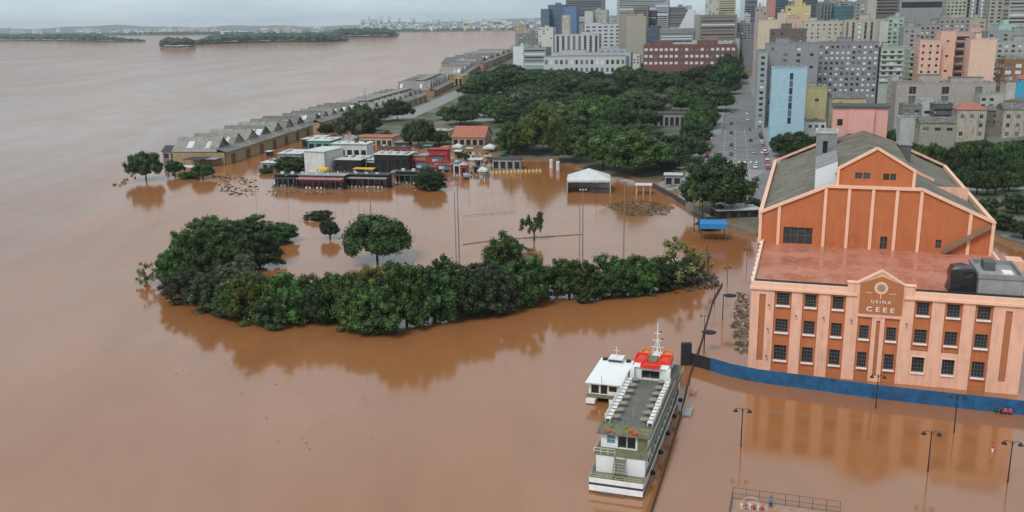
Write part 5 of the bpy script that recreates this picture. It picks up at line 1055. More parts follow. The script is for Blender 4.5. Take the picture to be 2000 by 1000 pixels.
bld('grey weathered rooftop house in the middle of the old houses', 1764, 1802, 206, 465, 12, c_(128, 124, 120, stain=.6), 235, cw=4, rbox=0)
bld('white rooftop house with pale upper floor among the old houses', 1802, 1824, 196, 480, 10, c_(186, 190, 192), 235, cw=4, skip=.4, rbox=0)
bld('dark shuttered house right of the white rooftop house', 1824, 1862, 204, 470, 12, c_(96, 96, 96, stain=.5), 238, style='ribbon', rbox=0)
bld('pale house under the right end of the taupe block', 1915, 1962, 184, 500, 12, c_(172, 170, 166), 212, cw=4, skip=.4, rbox=0)
bld('orange-brown block with cream window bays at the right edge', 1962, 2040, 118, 600, 18, c_(150, 108, 70), 180, st=4, cw=6, ww=.62, wh=.62, mix=(.1, .2, .7), rbox=0)
bld('small bright blue rooftop shed at the right edge', 1980, 2002, 160, 560, 8, mat('bright_blue_sheet', (.06, .33, .52), .6), 176, style='blank', side=False, rbox=0)
bld('pale long roofline block above the orange-brown one', 1948, 2040, 82, 700, 20, c_(168, 166, 158), 118, cw=4.5, st=3.6, rbox=2)
# -- second and third rows on the right
SECOND = [('cream office block with blank front at the top of the avenue', 1482, 1520, 40, 760, 20, (204, 188, 158), 72, 'blank', {}), ('tall ivory slab beside the cream office block', 1520, 1536, 26, 800, 18, (198, 186, 160), 60, 'blank', {}), ('yellow stepped block, broad lower part', 1536, 1584, 12, 820, 20, (206, 184, 128), 60, 'grid', dict(skip=.75, cw=5)), ('yellow turret of the stepped block', 1553, 1568, -6, 822, 12, (206, 182, 124), 14, 'blank', {}),
          ('pinkish front wing of the yellow stepped block', 1538, 1566, 36, 780, 12, (200, 170, 150), 62, 'blank', {}), ('brown-roofed grey block in front of the pinkish wing', 1506, 1576, 58, 680, 20, (112, 100, 94), 90, 'grid', dict(skip=.5)), ('cream apartment slab with many small dark windows', 1571, 1650, 42, 760, 16, (186, 180, 164), 78, 'grid', dict(cw=4.2, ww=.35, wh=.35, mix=(.9, .1, 0), skip=.15)), ('cream ribbed apartment slab with vertical stripes', 1650, 1722, 40, 740, 16, (178, 172, 154), 84, 'vert', dict(cw=4.2, ww=.35)),  # the ribbed slab's vertical stripes are recessed window strips
          ('pale mint slab with a blank end wall', 1720, 1736, 42, 720, 14, (186, 190, 174), 90, 'blank', {}), ('mint green stepped block behind the balcony block', 1735, 1766, 34, 760, 16, (160, 180, 168), 90, 'grid', dict(cw=4)), ('grey terraced block above the pale green block', 1766, 1800, 54, 700, 16, (158, 156, 150), 95, 'grid', dict(cw=4, skip=.2)), ('grey-brown block of small windows left above the peach building', 1798, 1838, 48, 720, 16, (150, 146, 138), 84, 'grid', dict(cw=3.4)), ('warm grey block behind the peach building', 1836, 1896, 36, 780, 18, (156, 148, 144), 66, 'grid', dict(cw=4)),
          ('teal glass block with rounded front in the distance', 1632, 1672, 13, 950, 24, (60, 118, 116), 40, 'ribbon', dict(blue=True)), ('grey office tower with vertical ribs left of the teal block', 1598, 1630, 6, 980, 20, (120, 124, 128), 42, 'vert', dict(cw=3)), ('dark blue-grey tower behind the yellow turret', 1568, 1598, -14, 1050, 24, (70, 78, 88), 40, 'ribbon', dict(blue=True)), ('pale slab tower right of the teal block', 1672, 1700, 4, 930, 20, (150, 150, 146), 40, 'grid', dict(cw=4)), ('tall pinkish-white slab in the upper right', 1696, 1714, -12, 900, 16, (178, 170, 164), 42, 'blank', {}), ('mauve-brown tower with dark balconies', 1712, 1758, -12, 960, 20, (124, 112, 110), 42, 'ribbon', {}),
          ('long grey modern block with a dark recessed floor', 1758, 1846, -4, 1000, 30, (150, 152, 154), 34, 'ribbon', dict(st=12, wh=.5, mix=(1, 0, 0))), ('cream tower with balcony columns right of the long modern block', 1852, 1890, -14, 900, 20, (176, 176, 152), 34, 'grid', dict(cw=3.4, ww=.6, mix=(.7, .3, 0))), ('grey ribbed tower pair in the upper right', 1890, 1934, -16, 940, 22, (150, 148, 144), 40, 'vert', dict(cw=4)), ('ivory tower with dark paired windows in the upper right', 1936, 1976, -14, 880, 20, (170, 166, 154), 46, 'grid', dict(cw=5, ww=.5, mix=(.9, .1, 0))), ('pale balcony tower at the upper right edge', 1974, 2030, -14, 860, 20, (164, 166, 158), 48, 'ribbon', {}),
          ('low mint roofed hall among the dark trees at upper right', 1952, 1986, 48, 780, 24, (162, 196, 186), 66, 'blank', {}), ('grey flat block under the mint roofed hall', 1930, 2030, 62, 740, 20, (150, 156, 156), 84, 'grid', dict(cw=5, skip=.3)), ('beige block at the left foot of the ivory tower', 1896, 1926, 38, 820, 16, (176, 166, 150), 60, 'grid', dict(cw=5, skip=.5)), ('rose-grey small tower at the head of the avenue', 1476, 1498, 14, 900, 16, (172, 152, 150), 50, 'grid', dict(skip=.4)), ('pink slab tower behind the cream office block', 1499, 1516, -12, 950, 16, (186, 126, 122), 30, 'blank', {}), ('dark slate tower behind the pink slab', 1514, 1540, -14, 1100, 20, (66, 72, 80), 30, 'ribbon', dict(blue=True)),
          ('white slim tower closing the avenue', 1447, 1458, -10, 1500, 20, (190, 200, 208), 40, 'blank', {}), ('grey tower closing the avenue on the right', 1456, 1480, -8, 1400, 24, (108, 116, 124), 60, 'ribbon', {}), ('small white block low at the far end of the avenue', 1453, 1466, 28, 1300, 16, (186, 190, 194), 66, 'grid', {}), ('mauve low block at the far end of the avenue', 1440, 1480, 46, 1250, 20, (130, 128, 136), 80, 'grid', dict(cw=4))]
for lb, x0, x1, tp, Y, dp, col, bt, sty, kw in SECOND: bld(lb, x0, x1, tp, Y, dp, c_(*col), bt, sty, **{'rbox': 1, **kw})
# -- the left downtown cluster
LEFT = [('long red-brick block with three rows of white windows behind the park', 1257, 1438, 88, 1020, 26, (122, 80, 74), 136, 'grid', dict(st=7.0, cw=5.2, ww=.62, wh=.42, mix=(0, .25, .75), single=True, rbox=2)), ('pale grey blank end of the red-brick block', 1437, 1445, 76, 1010, 26, (168, 162, 156), 134, 'blank', dict(rbox=0)), ('white strip roof house on the red-brick block', 1285, 1430, 84, 1040, 14, (186, 182, 178), 92, 'ribbon', dict(rbox=1, st=2.5)),
        ('long low white riverfront hall with a dark window band', 1062, 1222, 112, 1130, 40, (192, 192, 194), 146, 'grid', dict(st=9, cw=6, ww=.5, wh=.55, mix=(.35, .35, .3), rbox=0)), ('white upper storey hall with flat grey roof', 1080, 1232, 104, 1180, 26, (178, 182, 188), 118, 'ribbon', dict(st=5)), ('white office block with blank left wall near the quay', 1002, 1024, 91, 1240, 40, (206, 214, 214), 128, 'blank', dict(rbox=1)), ('grey-green office block with dark ribbon windows near the quay', 1022, 1066, 94, 1235, 40, (150, 162, 160), 130, 'ribbon', dict(st=4.2)),
        ('white slab with tall vertical window strips', 1084, 1170, 68, 1350, 24, (188, 188, 188), 108, 'vert', dict(cw=7.5, ww=.45)), ('white grid-windowed apartment block left of the taupe wall', 1143, 1224, 48, 1420, 26, (188, 192, 198), 106, 'grid', dict(cw=9, ww=.58, st=5.2, wh=.42, mix=(.75, .25, 0), single=True)), ('white slim blank block at the left of the cluster', 1051, 1080, 54, 1440, 24, (198, 198, 190), 106, 'grid', dict(skip=.7, cw=6)), ('large taupe tower with a plain blank wall', 1224, 1262, 32, 1250, 24, (166, 158, 142), 114, 'blank', dict(rbox=1)), ('taupe stepped shoulder of the plain tower', 1208, 1240, 27, 1330, 20, (150, 142, 130), 60, 'blank', dict(rbox=0)),
        ('brown roof house above the plain taupe tower', 1237, 1266, 13, 1400, 24, (132, 122, 112), 40, 'ribbon', dict(rbox=0)), ('blue glass tower, lower left slab of the pair', 1056, 1072, 18, 1700, 30, (86, 112, 142), 60, 'ribbon', dict(blue=True, rbox=0)), ('blue glass tower, tall middle slab', 1070, 1106, 10, 1720, 30, (92, 108, 134), 60, 'ribbon', dict(blue=True)), ('bright blue glass tower, right slab with plain glass', 1102, 1126, 14, 1640, 30, (84, 118, 168), 66, 'blank', dict(rbox=0)), ('tall grey banded tower behind the blue glass towers', 1105, 1178, -6, 1850, 34, (112, 120, 122), 60, 'ribbon', {}),
        ('pale tower with a dark vertical gap behind the white grid block', 1142, 1158, 22, 1560, 22, (182, 186, 182), 60, 'blank', dict(rbox=0)), ('pale grey tower right of the dark gap', 1160, 1186, 20, 1570, 24, (172, 172, 168), 60, 'grid', dict(skip=.6)), ('wide pale banded office tower rising above the taupe tower', 1205, 1306, -10, 1750, 34, (160, 168, 168), 60, 'ribbon', {}), ('white-banded tower at the right of the wide office tower', 1280, 1306, 8, 1500, 26, (166, 170, 178), 66, 'ribbon', dict(ledge=None)), ('dark navy glass block beside the taupe tower', 1264, 1288, 52, 1180, 22, (72, 84, 102), 90, 'ribbon', dict(blue=True, rbox=0)), ('dark purple-grey slot tower above the navy block', 1266, 1282, 22, 1420, 20, (62, 60, 72), 60, 'ribbon', dict(rbox=0)),
        ('grey-mauve office block behind the white sloping tower', 1306, 1346, 14, 1500, 26, (128, 128, 132), 66, 'ribbon', {}), ('grey slab right of the white sloping tower', 1356, 1368, 30, 1250, 24, (156, 154, 150), 90, 'blank', dict(rbox=0)), ('brown banded balcony apartments above the red-brick block', 1367, 1440, 30, 1240, 26, (136, 126, 116), 92, 'ribbon', dict(st=4.2, wh=.42)), ('cream tower rising left of the avenue head', 1378, 1412, -12, 1420, 24, (186, 184, 180), 40, 'grid', dict(skip=.5, cw=5)), ('yellowish slab of the cream tower', 1404, 1438, -10, 1400, 24, (184, 176, 140), 40, 'ribbon', dict(mix=(.5, .5, 0))), ('low curved-roof grey hall behind the red-brick block', 1288, 1356, 66, 1150, 30, (124, 126, 134), 90, 'ribbon', dict(roof='dark', rbox=0)),
        ('low grey roofs block left of the white slim block', 1010, 1050, 66, 1500, 30, (132, 130, 128), 96, 'grid', {}), ('small beige house block at the left end of the cluster', 1005, 1028, 48, 2100, 30, (172, 152, 128), 66, 'grid', {}), ('pale house row at the far left of the cluster', 1024, 1056, 56, 1900, 40, (158, 158, 158), 80, 'grid', {}), ('rose rooftop house above the brick block', 1378, 1402, 72, 1120, 14, (166, 112, 112), 90, 'blank', dict(rbox=0)), ('small white house beside the orange roof', 1236, 1250, 106, 1060, 14, (200, 198, 186), 126, 'grid', dict(rbox=0)), ('grey lower annex of the white grid block', 1170, 1232, 96, 1260, 18, (168, 176, 190), 116, 'grid', dict(st=5, cw=8))]
for lb, x0, x1, tp, Y, dp, col, bt, sty, kw in LEFT: bld(lb, x0, x1, tp, Y, dp, c_(*col, stain=.2), bt, sty, **kw)
# white tower with a sloping flank
def slope_tower():
    Y = 1300; a, b, c, d = Q(1322, 62, Y), Q(1345, 18, Y), Q(1357, 20, Y), Q(1357, 64, Y)
    rt = thing('sloping_tower', 'white tower with a slanting wedge-shaped flank left of the brown balcony apartments', 'building', (a[0], a[1], 0), -A_ST); L = lambda p: ((p-a)@U3, p[2])
    MB().ext([(L(a)[0], 5), (L(d)[0], 5), L(d), L(c), L(b), L(a)], (0, 24)).build('wall', c_(206, 208, 214, stain=.1), rt); x0, z0 = L(b); BX(x0-4, x0+4, 6, 14, z0+.01, z0+5).build('roof_house', c_(160, 158, 156), rt)
slope_tower()
def orange_roof():
    p = PT(1166, 137); Y = p[1]; a, b = Q(1166, 129, Y), Q(1202, 129, Y); w = b[0]-a[0]; zt = Q(1166, 119, Y)[2]
    rt = thing('orange_roof_house', 'house with a bright orange pitched roof before the white riverfront hall', 'house', (a[0], a[1], 0), -A_ST); BX(0, w, 0, 14, 0, a[2]+.5).build('wall', c_(196, 192, 184), rt)
    MB().ext([(-.5, a[2]+.4), (14.5, a[2]+.4), (8, zt+3)], (-.5, w+.5), 'x').build('roof', mat('orange_tiles', (.62, .17, .07), .8, .15, .8), rt)
orange_roof()
# the window strip and floor lines of the light blue tower
for o in list(COL.objects):
    if o.name.startswith('blue_tower'):
        c0 = Q(1509, 134, 470); zt = c0[2]; x = 8.4
        for r in range(7):
            w_ = BX(x, x+1.6, -.12, -.02, zt-2.2-(r+1)*3.6+.5, zt-2.2-r*3.6).build('window', WG['blue' if r % 2 else 'dark'], o)
        for r in range(4): BX(-.03, 16.3, -.06, -.015, zt-6.5*(r+1), zt-6.5*(r+1)+.14).build('floor_line', c_(190, 210, 220), o)
        break
# -- filler houses in the gaps between the named blocks
FILL = []
for i in range(70):
    x = random.uniform(1715, 1995); Y = random.choice([560, 660, 700, 820, 850]); w = random.uniform(14, 34)*620/Y; 
    zb = T(*(Q(x, 150, Y)[:2])); tp = pix((Q(x, 150, Y)[0], Y, zb+random.uniform(9, 20)))[1]
    if 1770 < x < 1950 and Y < 650: continue
    FILL.append((x, w, tp, Y))
for i in range(34): x = 1003+i*13+random.uniform(-4, 4); Y = random.uniform(1450, 2200); FILL.append((x, random.uniform(9, 22), random.uniform(30, 66) if x > 1060 else random.uniform(54, 70), Y))
for i in range(30): x = 1490+i*17+random.uniform(-8, 8); Y = random.uniform(1150, 1400); FILL.append((x, random.uniform(12, 26), random.uniform(-14, 26), Y))
FILL.sort()
for i, (x, w, tp, Y) in enumerate(FILL):
    g = random.randint(128, 186); col = (g+random.randint(-4, 10), g+random.randint(-4, 4), g+random.randint(-16, 4))
    nm = ['pale', 'grey', 'cream', 'weathered'][i % 4]
    bld(f'small {nm} town house in the skyline gaps, {ordn(i+1)} from left', x, x+w, tp, Y, 14, c_(*col, stain=.45), tp+random.uniform(24, 45), random.choice(['grid', 'grid', 'ribbon']), cw=random.uniform(3, 4.5), ww=random.uniform(.35, .6), rbox=random.randint(0, 1), roof=random.choice(['flat', 'flat', 'flat', 'tile', 'dark']) if Y < 900 else 'flat', skip=random.choice([0, .2, .4]), name='town_house', group='small town houses of the skyline')

# ------------------------------------------------------------------ islands, far shore, distant ridge
FARL = LEAF['far']
_ico = [(0, 0, 1)]+[(math.cos(a)*.894, math.sin(a)*.894, .447) for a in np.arange(5)*2*math.pi/5]+[(math.cos(a+math.pi/5)*.894, math.sin(a+math.pi/5)*.894, -.3) for a in np.arange(5)*2*math.pi/5]
_tri = [(0, 1+i, 1+(i+1) % 5) for i in range(5)]+[(1+i, 6+i, 1+(i+1) % 5) for i in range(5)]+[(1+(i+1) % 5, 6+i, 6+(i+1) % 5) for i in range(5)]
def forest(name, label, line, depth, hts, n, leafy=True):
    """line: photo points on the waterline, left to right; trees fill a belt behind it"""
    pts = [P(*q) for q in line]; V = []; F = []; L = [np.linalg.norm(b-a) for a, b in zip(pts, pts[1:])]; tot = sum(L)
    sh = MB(); back = [p+np.array([p[0], p[1], 0])/np.linalg.norm(p[:2])*depth*1.1 for p in pts]
    sh.face([(p[0], p[1], .5) for p in pts]+[(p[0], p[1], .5) for p in back[::-1]]); tag(sh.build('island_ground', mat('island_soil', (.06, .07, .035), .9)), kind='structure')
    for _ in range(n):
        t = rng.uniform(0, tot); k = 0
        while t > L[k] and k < len(L)-1: t -= L[k]; k += 1
        p = pts[k]+(pts[k+1]-pts[k])*t/L[k]; e = min(1, .35+4*min((sum(L[:k])+t)/tot, 1-(sum(L[:k])+t)/tot)); p = p+np.array([p[0], p[1], 0])/np.linalg.norm(p[:2])*rng.uniform(.02, 1)*depth*e
        h = rng.uniform(*hts)*e; r = h*rng.uniform(.5, .9); b = len(V)
        for q in _ico: V.append((p[0]+q[0]*r*rng.uniform(.75, 1.2), p[1]+q[1]*r*rng.uniform(.75, 1.2), max(0, h*.55+q[2]*h*.5*rng.uniform(.8, 1.2))))
        F += [tuple(b+j for j in f) for f in _tri]
    me_ = bpy.data.meshes.new(name); me_.from_pydata(V, [], F); me_.materials.append(FARL); me_.update()
    return tag(link(name, me_), label, 'woodland', kind='stuff')
forest('island_woodland', 'low dark wooded island at the far left of the river', [(-120, 80), (0, 79), (120, 80), (200, 82), (284, 82)], 500, (16, 34), 520)
forest('island_woodland', 'dark wooded tip of the river island nearest the camera', [(314, 92), (345, 93), (380, 91)], 160, (16, 30), 130); forest('island_woodland', 'long wooded river island in the middle distance', [(372, 88), (450, 85), (560, 82), (640, 82), (680, 80)], 450, (16, 34), 620)
forest('island_woodland', 'farther wooded spit right of the long island', [(640, 74), (700, 73), (776, 72)], 700, (22, 46), 330)
forest('shore_woodland', 'wooded far shore strip on the left horizon', [(-150, 72), (100, 71), (300, 69), (500, 68), (640, 67)], 1500, (10, 26), 900); forest('shore_woodland', 'wooded far shore strip in the middle of the horizon', [(620, 66), (800, 63), (1000, 60), (1080, 60)], 2500, (10, 24), 600)
tag(MB().face([(-16000, 7600, .6), (3800, 8600, .6), (9000, 25000, .6), (-16000, 25000, .6)]).build('far_plain', mat('far_plain', (.05, .06, .035), .95, .3, .0008)), kind='structure')
rb = MB(); xs_ = np.linspace(-15500, 9000, 90); zz = [75+30*math.sin(x*.0006+1)+22*math.sin(x*.0019)+12*math.sin(x*.005+2)+max(0, (x+6000)*.006) for x in xs_]
for (a, za), (b, zb) in zip(zip(xs_, zz), zip(xs_[1:], zz[1:])):
    rb.face([(a, 20500, 0), (b, 20500, 0), (b, 22000, zb), (a, 22000, za)]); rb.face([(a, 22000, za), (b, 22000, zb), (b, 24000, 0), (a, 24000, 0)])
tag(smooth(rb.build('hills', mat('far_hills', (.05, .062, .04), .95, .3, .002))), kind='structure')
FB = []
for i in range(70): FB.append((random.uniform(5, 640), random.uniform(60, 67), random.uniform(4, 16), random.uniform(4, 9)))
for i in range(80): FB.append((random.uniform(700, 1060), random.uniform(55, 61), random.uniform(3, 9), random.uniform(9, 22)))
FB += [(300, 67, 45, 6), (360, 66, 38, 6), (430, 67, 55, 6), (20, 70, 20, 6), (905, 60, 12, 20), (960, 59, 22, 22), (1010, 60, 14, 15)]
FBM = [mat('far_wall_%d' % k, c, .8, .15, .02) for k, c in enumerate(((.78, .78, .77), (.55, .54, .52), (.66, .58, .48), (.45, .46, .49)))]
FB.sort()
for i, (x, y, w, h) in enumerate(FB):
    p = P(x, min(y, 67) if x < 700 else y); k = ppm(p); W_ = w/k; H_ = h/k; rt = thing('far_building', f'tiny {["white", "grey", "cream", "bluish"][i % 4]} building on the far shore, {ordn(i+1)} from the left', 'building', p, 0, 'tiny buildings on the far shore')
    MB().facade(0, W_, 0, H_, [(W_*.1, W_*.9, H_*.45, H_*.7)], 3).box(0, W_, 3.2, 40, 0, H_).build('wall', FBM[i % 4], rt); BX(-1, W_+1, -1, 41, H_, H_+1.5).build('roof', FBM[(i+3) % 4], rt); BX(W_*.1, W_*.9, 2.8, 3.0, H_*.45, H_*.7).build('window_band', WG['mid'], rt)

# ------------------------------------------------------------------ drift, rubble and small things
def drift(name, label, cat, poly, n, sz, cols, flat=.5, leafy=False, tall=0.):
    """uncountable floating litter and reeds inside a photo polygon"""
    A = np.array(poly); mb = MB(); o = P(*A.mean(0)); k = 0
    while k < n:
        x, y = random.uniform(A[:, 0].min(), A[:, 0].max()), random.uniform(A[:, 1].min(), A[:, 1].max())
        if not inpoly(x, y, A): continue
        k += 1; p = P(x, y)-o; s = random.uniform(.4, 1)*sz; a = random.uniform(0, 6.3); mb.mi = random.randrange(len(cols))
        if leafy:
            for q in range(3):
                t = random.uniform(0, 6.3); u_ = np.array([math.cos(t), math.sin(t), random.uniform(-.1, .3+tall)])*s; w_ = np.array([-math.sin(t), math.cos(t), 0])*s*.3; b = p+np.array([0, 0, .06])
                mb.face([b-w_, b+w_, b+u_])
        else:
            mb.M = Matrix.Translation(p) @ Matrix.Rotation(a, 4, 'Z') @ Matrix.Rotation(random.uniform(-.2, .2), 4, 'X'); mb.box(-s, s, -s*.35, s*.35, -.2, s*flat); mb.M = None
    return tag(mb.build(name, cols, None, loc=o), label, cat, kind='stuff')
RB = [mat('drift_dark', (.06, .05, .04), .9), mat('drift_grey', (.14, .12, .10), .9), mat('drift_straw', (.26, .20, .12), .9)]
drift('drift_debris', 'matted drift and branches against the left wall of the power station', 'debris', [(1440, 570), (1462, 575), (1462, 690), (1438, 690), (1430, 640)], 420, .9, RB, leafy=True)
drift('drift_debris', 'drift line around the end of the grove', 'debris', [(1340, 540), (1400, 535), (1405, 560), (1340, 572)], 260, .9, RB[:2]+[LEAF['grey']], leafy=True, tall=.6)
drift('drift_debris', 'reeds and mud mound on the bank before the marquee', 'debris', [(1175, 400), (1250, 388), (1320, 405), (1300, 420), (1230, 424)], 800, .8, [RB[0], RB[1], LEAF['grey'], LEAF['grey']], leafy=True, tall=.3)
drift('bench_clutter', 'half-sunk benches and litter before the near warehouse', 'clutter', [(412, 342), (500, 350), (505, 380), (460, 386), (420, 368)], 170, .7, [mat('clutter_beige', (.45, .36, .26), .9), RB[1], RB[0]], .5)
drift('bench_clutter', 'litter and low walls in front of the bar row', 'clutter', [(520, 372), (680, 372), (680, 380), (520, 386)], 60, .6, [RB[0], RB[1]], .5)
drift('bench_clutter', 'scattered tables and stall goods among the kiosks', 'clutter', [(806, 330), (925, 318), (960, 345), (880, 352), (810, 345)], 180, .7, [K['white'], K['red'], K['screen'], K['orange'], RB[1], K['beige']], 1.2)
drift('bench_clutter', 'stacked goods around the black pavilions', 'clutter', [(650, 336), (830, 330), (830, 342), (650, 346)], 130, .7, [K['dark'], K['white'], RB[1], K['grey']], 1.4)
drift('bench_clutter', 'furniture stacked on the grey container', 'clutter', [(962, 316), (1018, 316), (1018, 328), (962, 328)], 90, .6, [K['grey'], K['white'], K['dark']], 2.2)
drift('bench_clutter', 'rows of small stall roofs left of the river trees by the quay', 'clutter', [(320, 318), (345, 312), (350, 340), (325, 345)], 30, .8, [K['grey'], K['dark']], 1.5)
drift('drift_debris', 'long foam and twig line drifting off the quay tip', 'debris', [(215, 362), (262, 340), (270, 346), (225, 368)], 12, .8, RB, .8)
drift('drift_debris', 'twigs drifting in the open river', 'debris', [(20, 640), (200, 700), (600, 900), (900, 800), (700, 720), (300, 640)], 60, .35, RB, leafy=True)
drift('bench_clutter', 'crates, hoardings and stall fittings packed among the park stalls', 'clutter', [(650, 300), (830, 290), (960, 300), (960, 330), (650, 330)], 420, .9, [K['dark'], K['white'], RB[1], K['grey'], K['beige'], K['orange'], K['pale'], K['black']], 1.5)
drift('bench_clutter', 'low sheds and fittings along the warehouse lane', 'clutter', [(500, 330), (600, 300), (650, 280), (700, 285), (600, 330)], 160, .9, [K['dark'], K['grey'], K['pale'], RB[0], K['teal']], 1.5)
SMALLT = [(520, 306), (555, 312), (548, 330), (612, 292), (662, 292), (690, 300), (718, 296), (742, 312), (770, 300), (815, 312), (828, 296), (862, 300), (888, 306), (912, 300), (925, 338), (905, 352), (945, 318), (980, 305), (1000, 300), (812, 350), (765, 348)]
for i, (x, y) in enumerate(sorted(SMALLT)):
    cc = ['white', 'grey', 'pale', 'dark', 'beige', 'teal', 'orange'][i % 7]
    kiosk('stall_canopy', f'small {cc if cc != "teal" else "blue-green"} stall canopy in the flooded fairground, {ordn(i+1)} from the left', 'stall', x, x+random.uniform(8, 16), y, y-random.uniform(8, 12), random.uniform(3, 6), K['dark'], K[cc], random.choice(['canopy', 'tent', 'flat']), rot=random.uniform(-5, 25), group='small stalls of the flooded fairground')
for i, (x, y, h) in enumerate(((500, 385, 8), (562, 388, 9), (640, 378, 9), (700, 372, 9), (776, 375, 9), (865, 346, 10), (915, 350, 11), (960, 345, 9), (1020, 350, 8), (1095, 345, 9), (1000, 378, 7), (812, 392, 4), (1165, 400, 8))):
    rt = thing('light_mast', f'thin light mast in the flooded fairground, {ordn(i+1)} of thirteen', 'pole', P(x, y), 0, 'thin light masts of the fairground'); MB().tube([(0, 0, -1), (0, 0, h)], [.08, .05], 5).build('post', BLACK, rt); BX(-.35, .35, -.1, .1, h-.05, h+.1).build('lamp_head', METAL, rt)
# yellow barrier row by the flooded bank
def barrier_row():
    a, b = P(955, 338), P(1062, 334); n = 15; m = mat('barrier_cream', (.55, .44, .20), .8)
    for k in range(n):
        p = a+(b-a)*k/n; bm = MB(); bm.box(-.55, .55, -.25, .25, -.3, .6).ext([(-.4, .6), (.4, .6), (.25, 1.05), (-.25, 1.05)], (-.15, .15))
        tag(bm.build('barrier_block', m, None, loc=p, rz=rng.normal(0, .1)), f'cream barrier block, {ordn(k+1)} from the left in the row before the river bank', 'barrier', 'cream barrier blocks in the water')
barrier_row()
for i, (x, y) in enumerate(((1077, 328), (1090, 332))):
    p = P(x, y); tag(MB().lathe([(.9, -.5), (.9, 3.6), (.6, 4.0)], 10).build('gate_pillar', K['white'], None, loc=p), ['pale pillar by the flooded bank, left one of the pair', 'pale pillar by the flooded bank, right one of the pair'][i], 'pillar')
# mesh-fenced pontoon at the bottom edge
def pontoon():
    c = [P(1431, 976), P(1640, 1004)]; o = c[0]; u = (c[1]-c[0])/np.linalg.norm(c[1]-c[0]); az = math.atan2(-u[1], u[0])
    rt = thing('fenced_pontoon', 'wire-fenced floating pontoon with white hoops at the bottom edge', 'pontoon', o, -az); L = float(np.linalg.norm(c[1]-c[0])); IR = mat('thin_wire', (.09, .08, .075), .7); HW = mat('hoop_white', (.5, .47, .45), .6)
    BX(0, L, -7, 0, -.3, .12).build('deck', mat('pontoon_deck', (.36, .22, .15), .9, .2), rt)
    for k in range(9): BX(L*k/8-.04, L*k/8+.04, -.06, .02, .12, 1.9).build('post', IR, rt)
    for k in range(5): BX(-.04, .04, -7*k/4-.04, -7*k/4+.04, .12, 1.9).build('post', IR, rt)
    for z in (1.88, 1.0, .3): MB().beam((0, 0, z), (L, 0, z), .05).build('rail', IR, rt); MB().beam((0, 0, z), (0, -7, z), .05).build('rail', IR, rt)
    w = MB()
    for k in range(int(L/.35)): w.beam((k*.35, 0, .12), (k*.35, 0, 1.85), .018)
    tag(w.build('wire_mesh', IR, rt), kind='stuff')
    for k, (x, r) in enumerate(((2.6, 1.35), (3.0, 1.15), (3.4, 1.25), (2.2, .9))):
        MB().tube([(x+r*math.cos(t), -1.2-k*.7, .1+r*.95*math.sin(t)) for t in np.linspace(0, math.pi, 11)], .035, 5).build('hoop', HW, rt)
    for k in range(6): BX(1.2+k*.55, 1.5+k*.55, -2.4, -1.6, .12, .5+.1*(k % 3)).build('cushion', K['red'] if k % 2 else HW, rt)
pontoon()
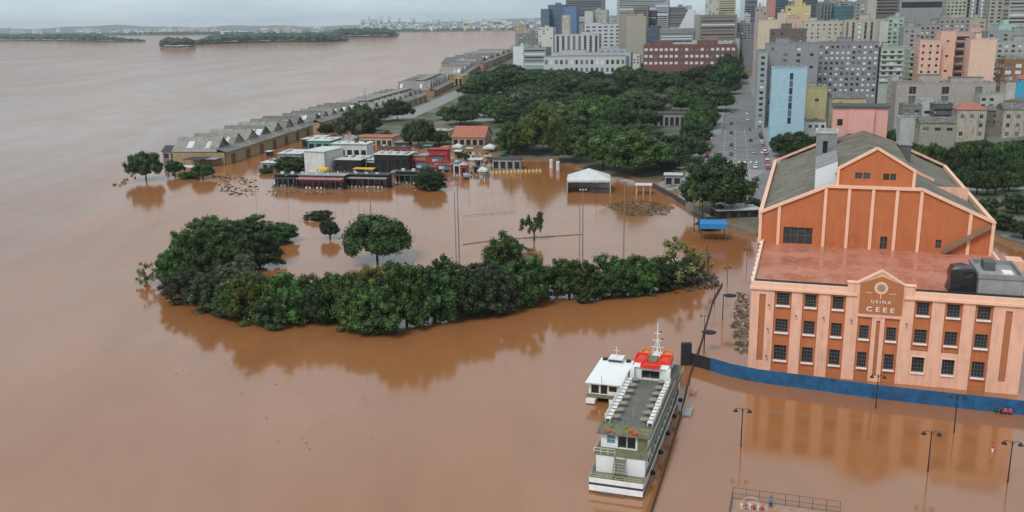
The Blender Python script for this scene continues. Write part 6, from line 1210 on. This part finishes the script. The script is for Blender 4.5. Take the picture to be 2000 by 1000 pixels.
# people
def person(p, label, shirt, legs, rz=0., pose=0, hairc=(.02, .015, .012), hold=None):
    rt = thing('person', label, 'person', p, rz); sk = mat('skin', (.36, .20, .13), .6, .05)
    J = {'pel': (0, 0, .92), 'ch': (0, 0, 1.28), 'nk': (0, 0, 1.47), 'hd': (0, -.015, 1.6), 'tp': (0, 0, 1.72)}
    E_ = [('pel', 'ch'), ('ch', 'nk'), ('nk', 'hd'), ('hd', 'tp')]; Rd = {'pel': .14, 'ch': .15, 'nk': .06, 'hd': .095, 'tp': .07}
    for s, q in ((-1, 'l'), (1, 'r')):
        st_ = .12*pose*s
        J.update({q+'sh': (s*.19, 0, 1.40), q+'el': (s*.27, -.04-st_, 1.13), q+'wr': (s*.26, -.16-st_, .93), q+'ha': (s*.25, -.2-st_, .86), q+'hip': (s*.1, 0, .88), q+'kn': (s*.11, -.03+st_, .48), q+'an': (s*.12, .02+st_*1.6, .08), q+'to': (s*.13, -.13+st_*1.6, .04)})
        E_ += [('ch', q+'sh'), (q+'sh', q+'el'), (q+'el', q+'wr'), (q+'wr', q+'ha'), ('pel', q+'hip'), (q+'hip', q+'kn'), (q+'kn', q+'an'), (q+'an', q+'to')]; Rd.update({q+'sh': .065, q+'el': .045, q+'wr': .033, q+'ha': .04, q+'hip': .095, q+'kn': .065, q+'an': .045, q+'to': .04})
    ks = list(J); me_ = bpy.data.meshes.new('body'); me_.from_pydata([J[k] for k in ks], [(ks.index(a), ks.index(b)) for a, b in E_], []); me_.materials.append(sk)
    b = link('body', me_, rt); b.modifiers.new('Skin', 'SKIN'); sv = me_.skin_vertices[0].data if me_.skin_vertices else None
    if sv is None:
        me_.attributes.new if False else None
    if sv is not None:
        for k, v in zip(ks, sv): v.radius = (Rd[k], Rd[k])
        sv[0].use_root = True
    b.modifiers.new('Subdivision', 'SUBSURF').levels = 1
    sm = mat('shirt_'+label[:14], shirt, .8); lm = mat('trousers_'+label[:14], legs, .8)
    MB().lathe([(.19, .88), (.185, 1.05), (.20, 1.3), (.17, 1.42), (.08, 1.48)], 10).build('shirt', sm, rt)
    for s, q in ((-1, 'l'), (1, 'r')):
        MB().tube([J[q+'sh'], tuple((np.array(J[q+'sh'])+np.array(J[q+'el']))/2)], [.085, .075], 7).build('sleeve', sm, rt); MB().tube([(s*.09, 0, .95), J[q+'hip'], J[q+'kn'], tuple(np.array(J[q+'kn'])*.4+np.array(J[q+'an'])*.6)], [.11, .125, .09, .075], 8).build('trouser_leg', lm, rt)
    MB().lathe([(.11, 1.63), (.112, 1.69), (.08, 1.75), (.03, 1.77)], 9, (0, .015)).build('hair', mat('hair_dark', hairc, .7), rt)
    return rt
person(P(1504, 994, .12)+np.array([0, 0, .12]), 'person in a blue top standing on the fenced pontoon', (.10, .20, .42), (.03, .03, .04), 2.6, .4)
person(P(1938, 884)-np.array([0, 0, .15]), 'person in a red vest and white shorts wading near the right edge', (.55, .06, .05), (.75, .75, .75), .3, .6)
person(P(1945, 806)-np.array([0, 0, .45]), 'person in black at the left of the group by the blue hoarding', (.02, .02, .025), (.02, .02, .025), 1.0, .3); person(P(1955, 808)-np.array([0, 0, .45]), 'person in dark clothes in the middle of the group by the hoarding', (.03, .03, .04), (.02, .02, .025), -.5, .3); person(P(1963, 809)-np.array([0, 0, .45]), 'person in a bright pink top at the hoarding', (.75, .05, .16), (.02, .02, .03), .2, .2); person(P(1972, 810)-np.array([0, 0, .45]), 'person in a magenta jacket rightmost of the group', (.62, .03, .12), (.03, .03, .03), -.8, .3)

# air: one even haze box round the camera and the whole scene
hb = BX(-17000, 12000, -350, 25500, -4, 240).build('haze', None); hb.data.materials.clear(); hm = bpy.data.materials.new('haze_air'); hm.use_nodes = True; hn = hm.node_tree
hn.nodes.remove(hn.nodes['Principled BSDF']); pv = hn.nodes.new('ShaderNodeVolumePrincipled'); pv.inputs['Color'].default_value = (.80, .88, .94, 1); pv.inputs['Density'].default_value = 4.2e-5; hn.links.new(pv.outputs[0], hn.nodes['Material Output'].inputs['Volume'])
hb.data.materials.append(hm); tag(hb, 'thin pale river haze', kind='stuff')
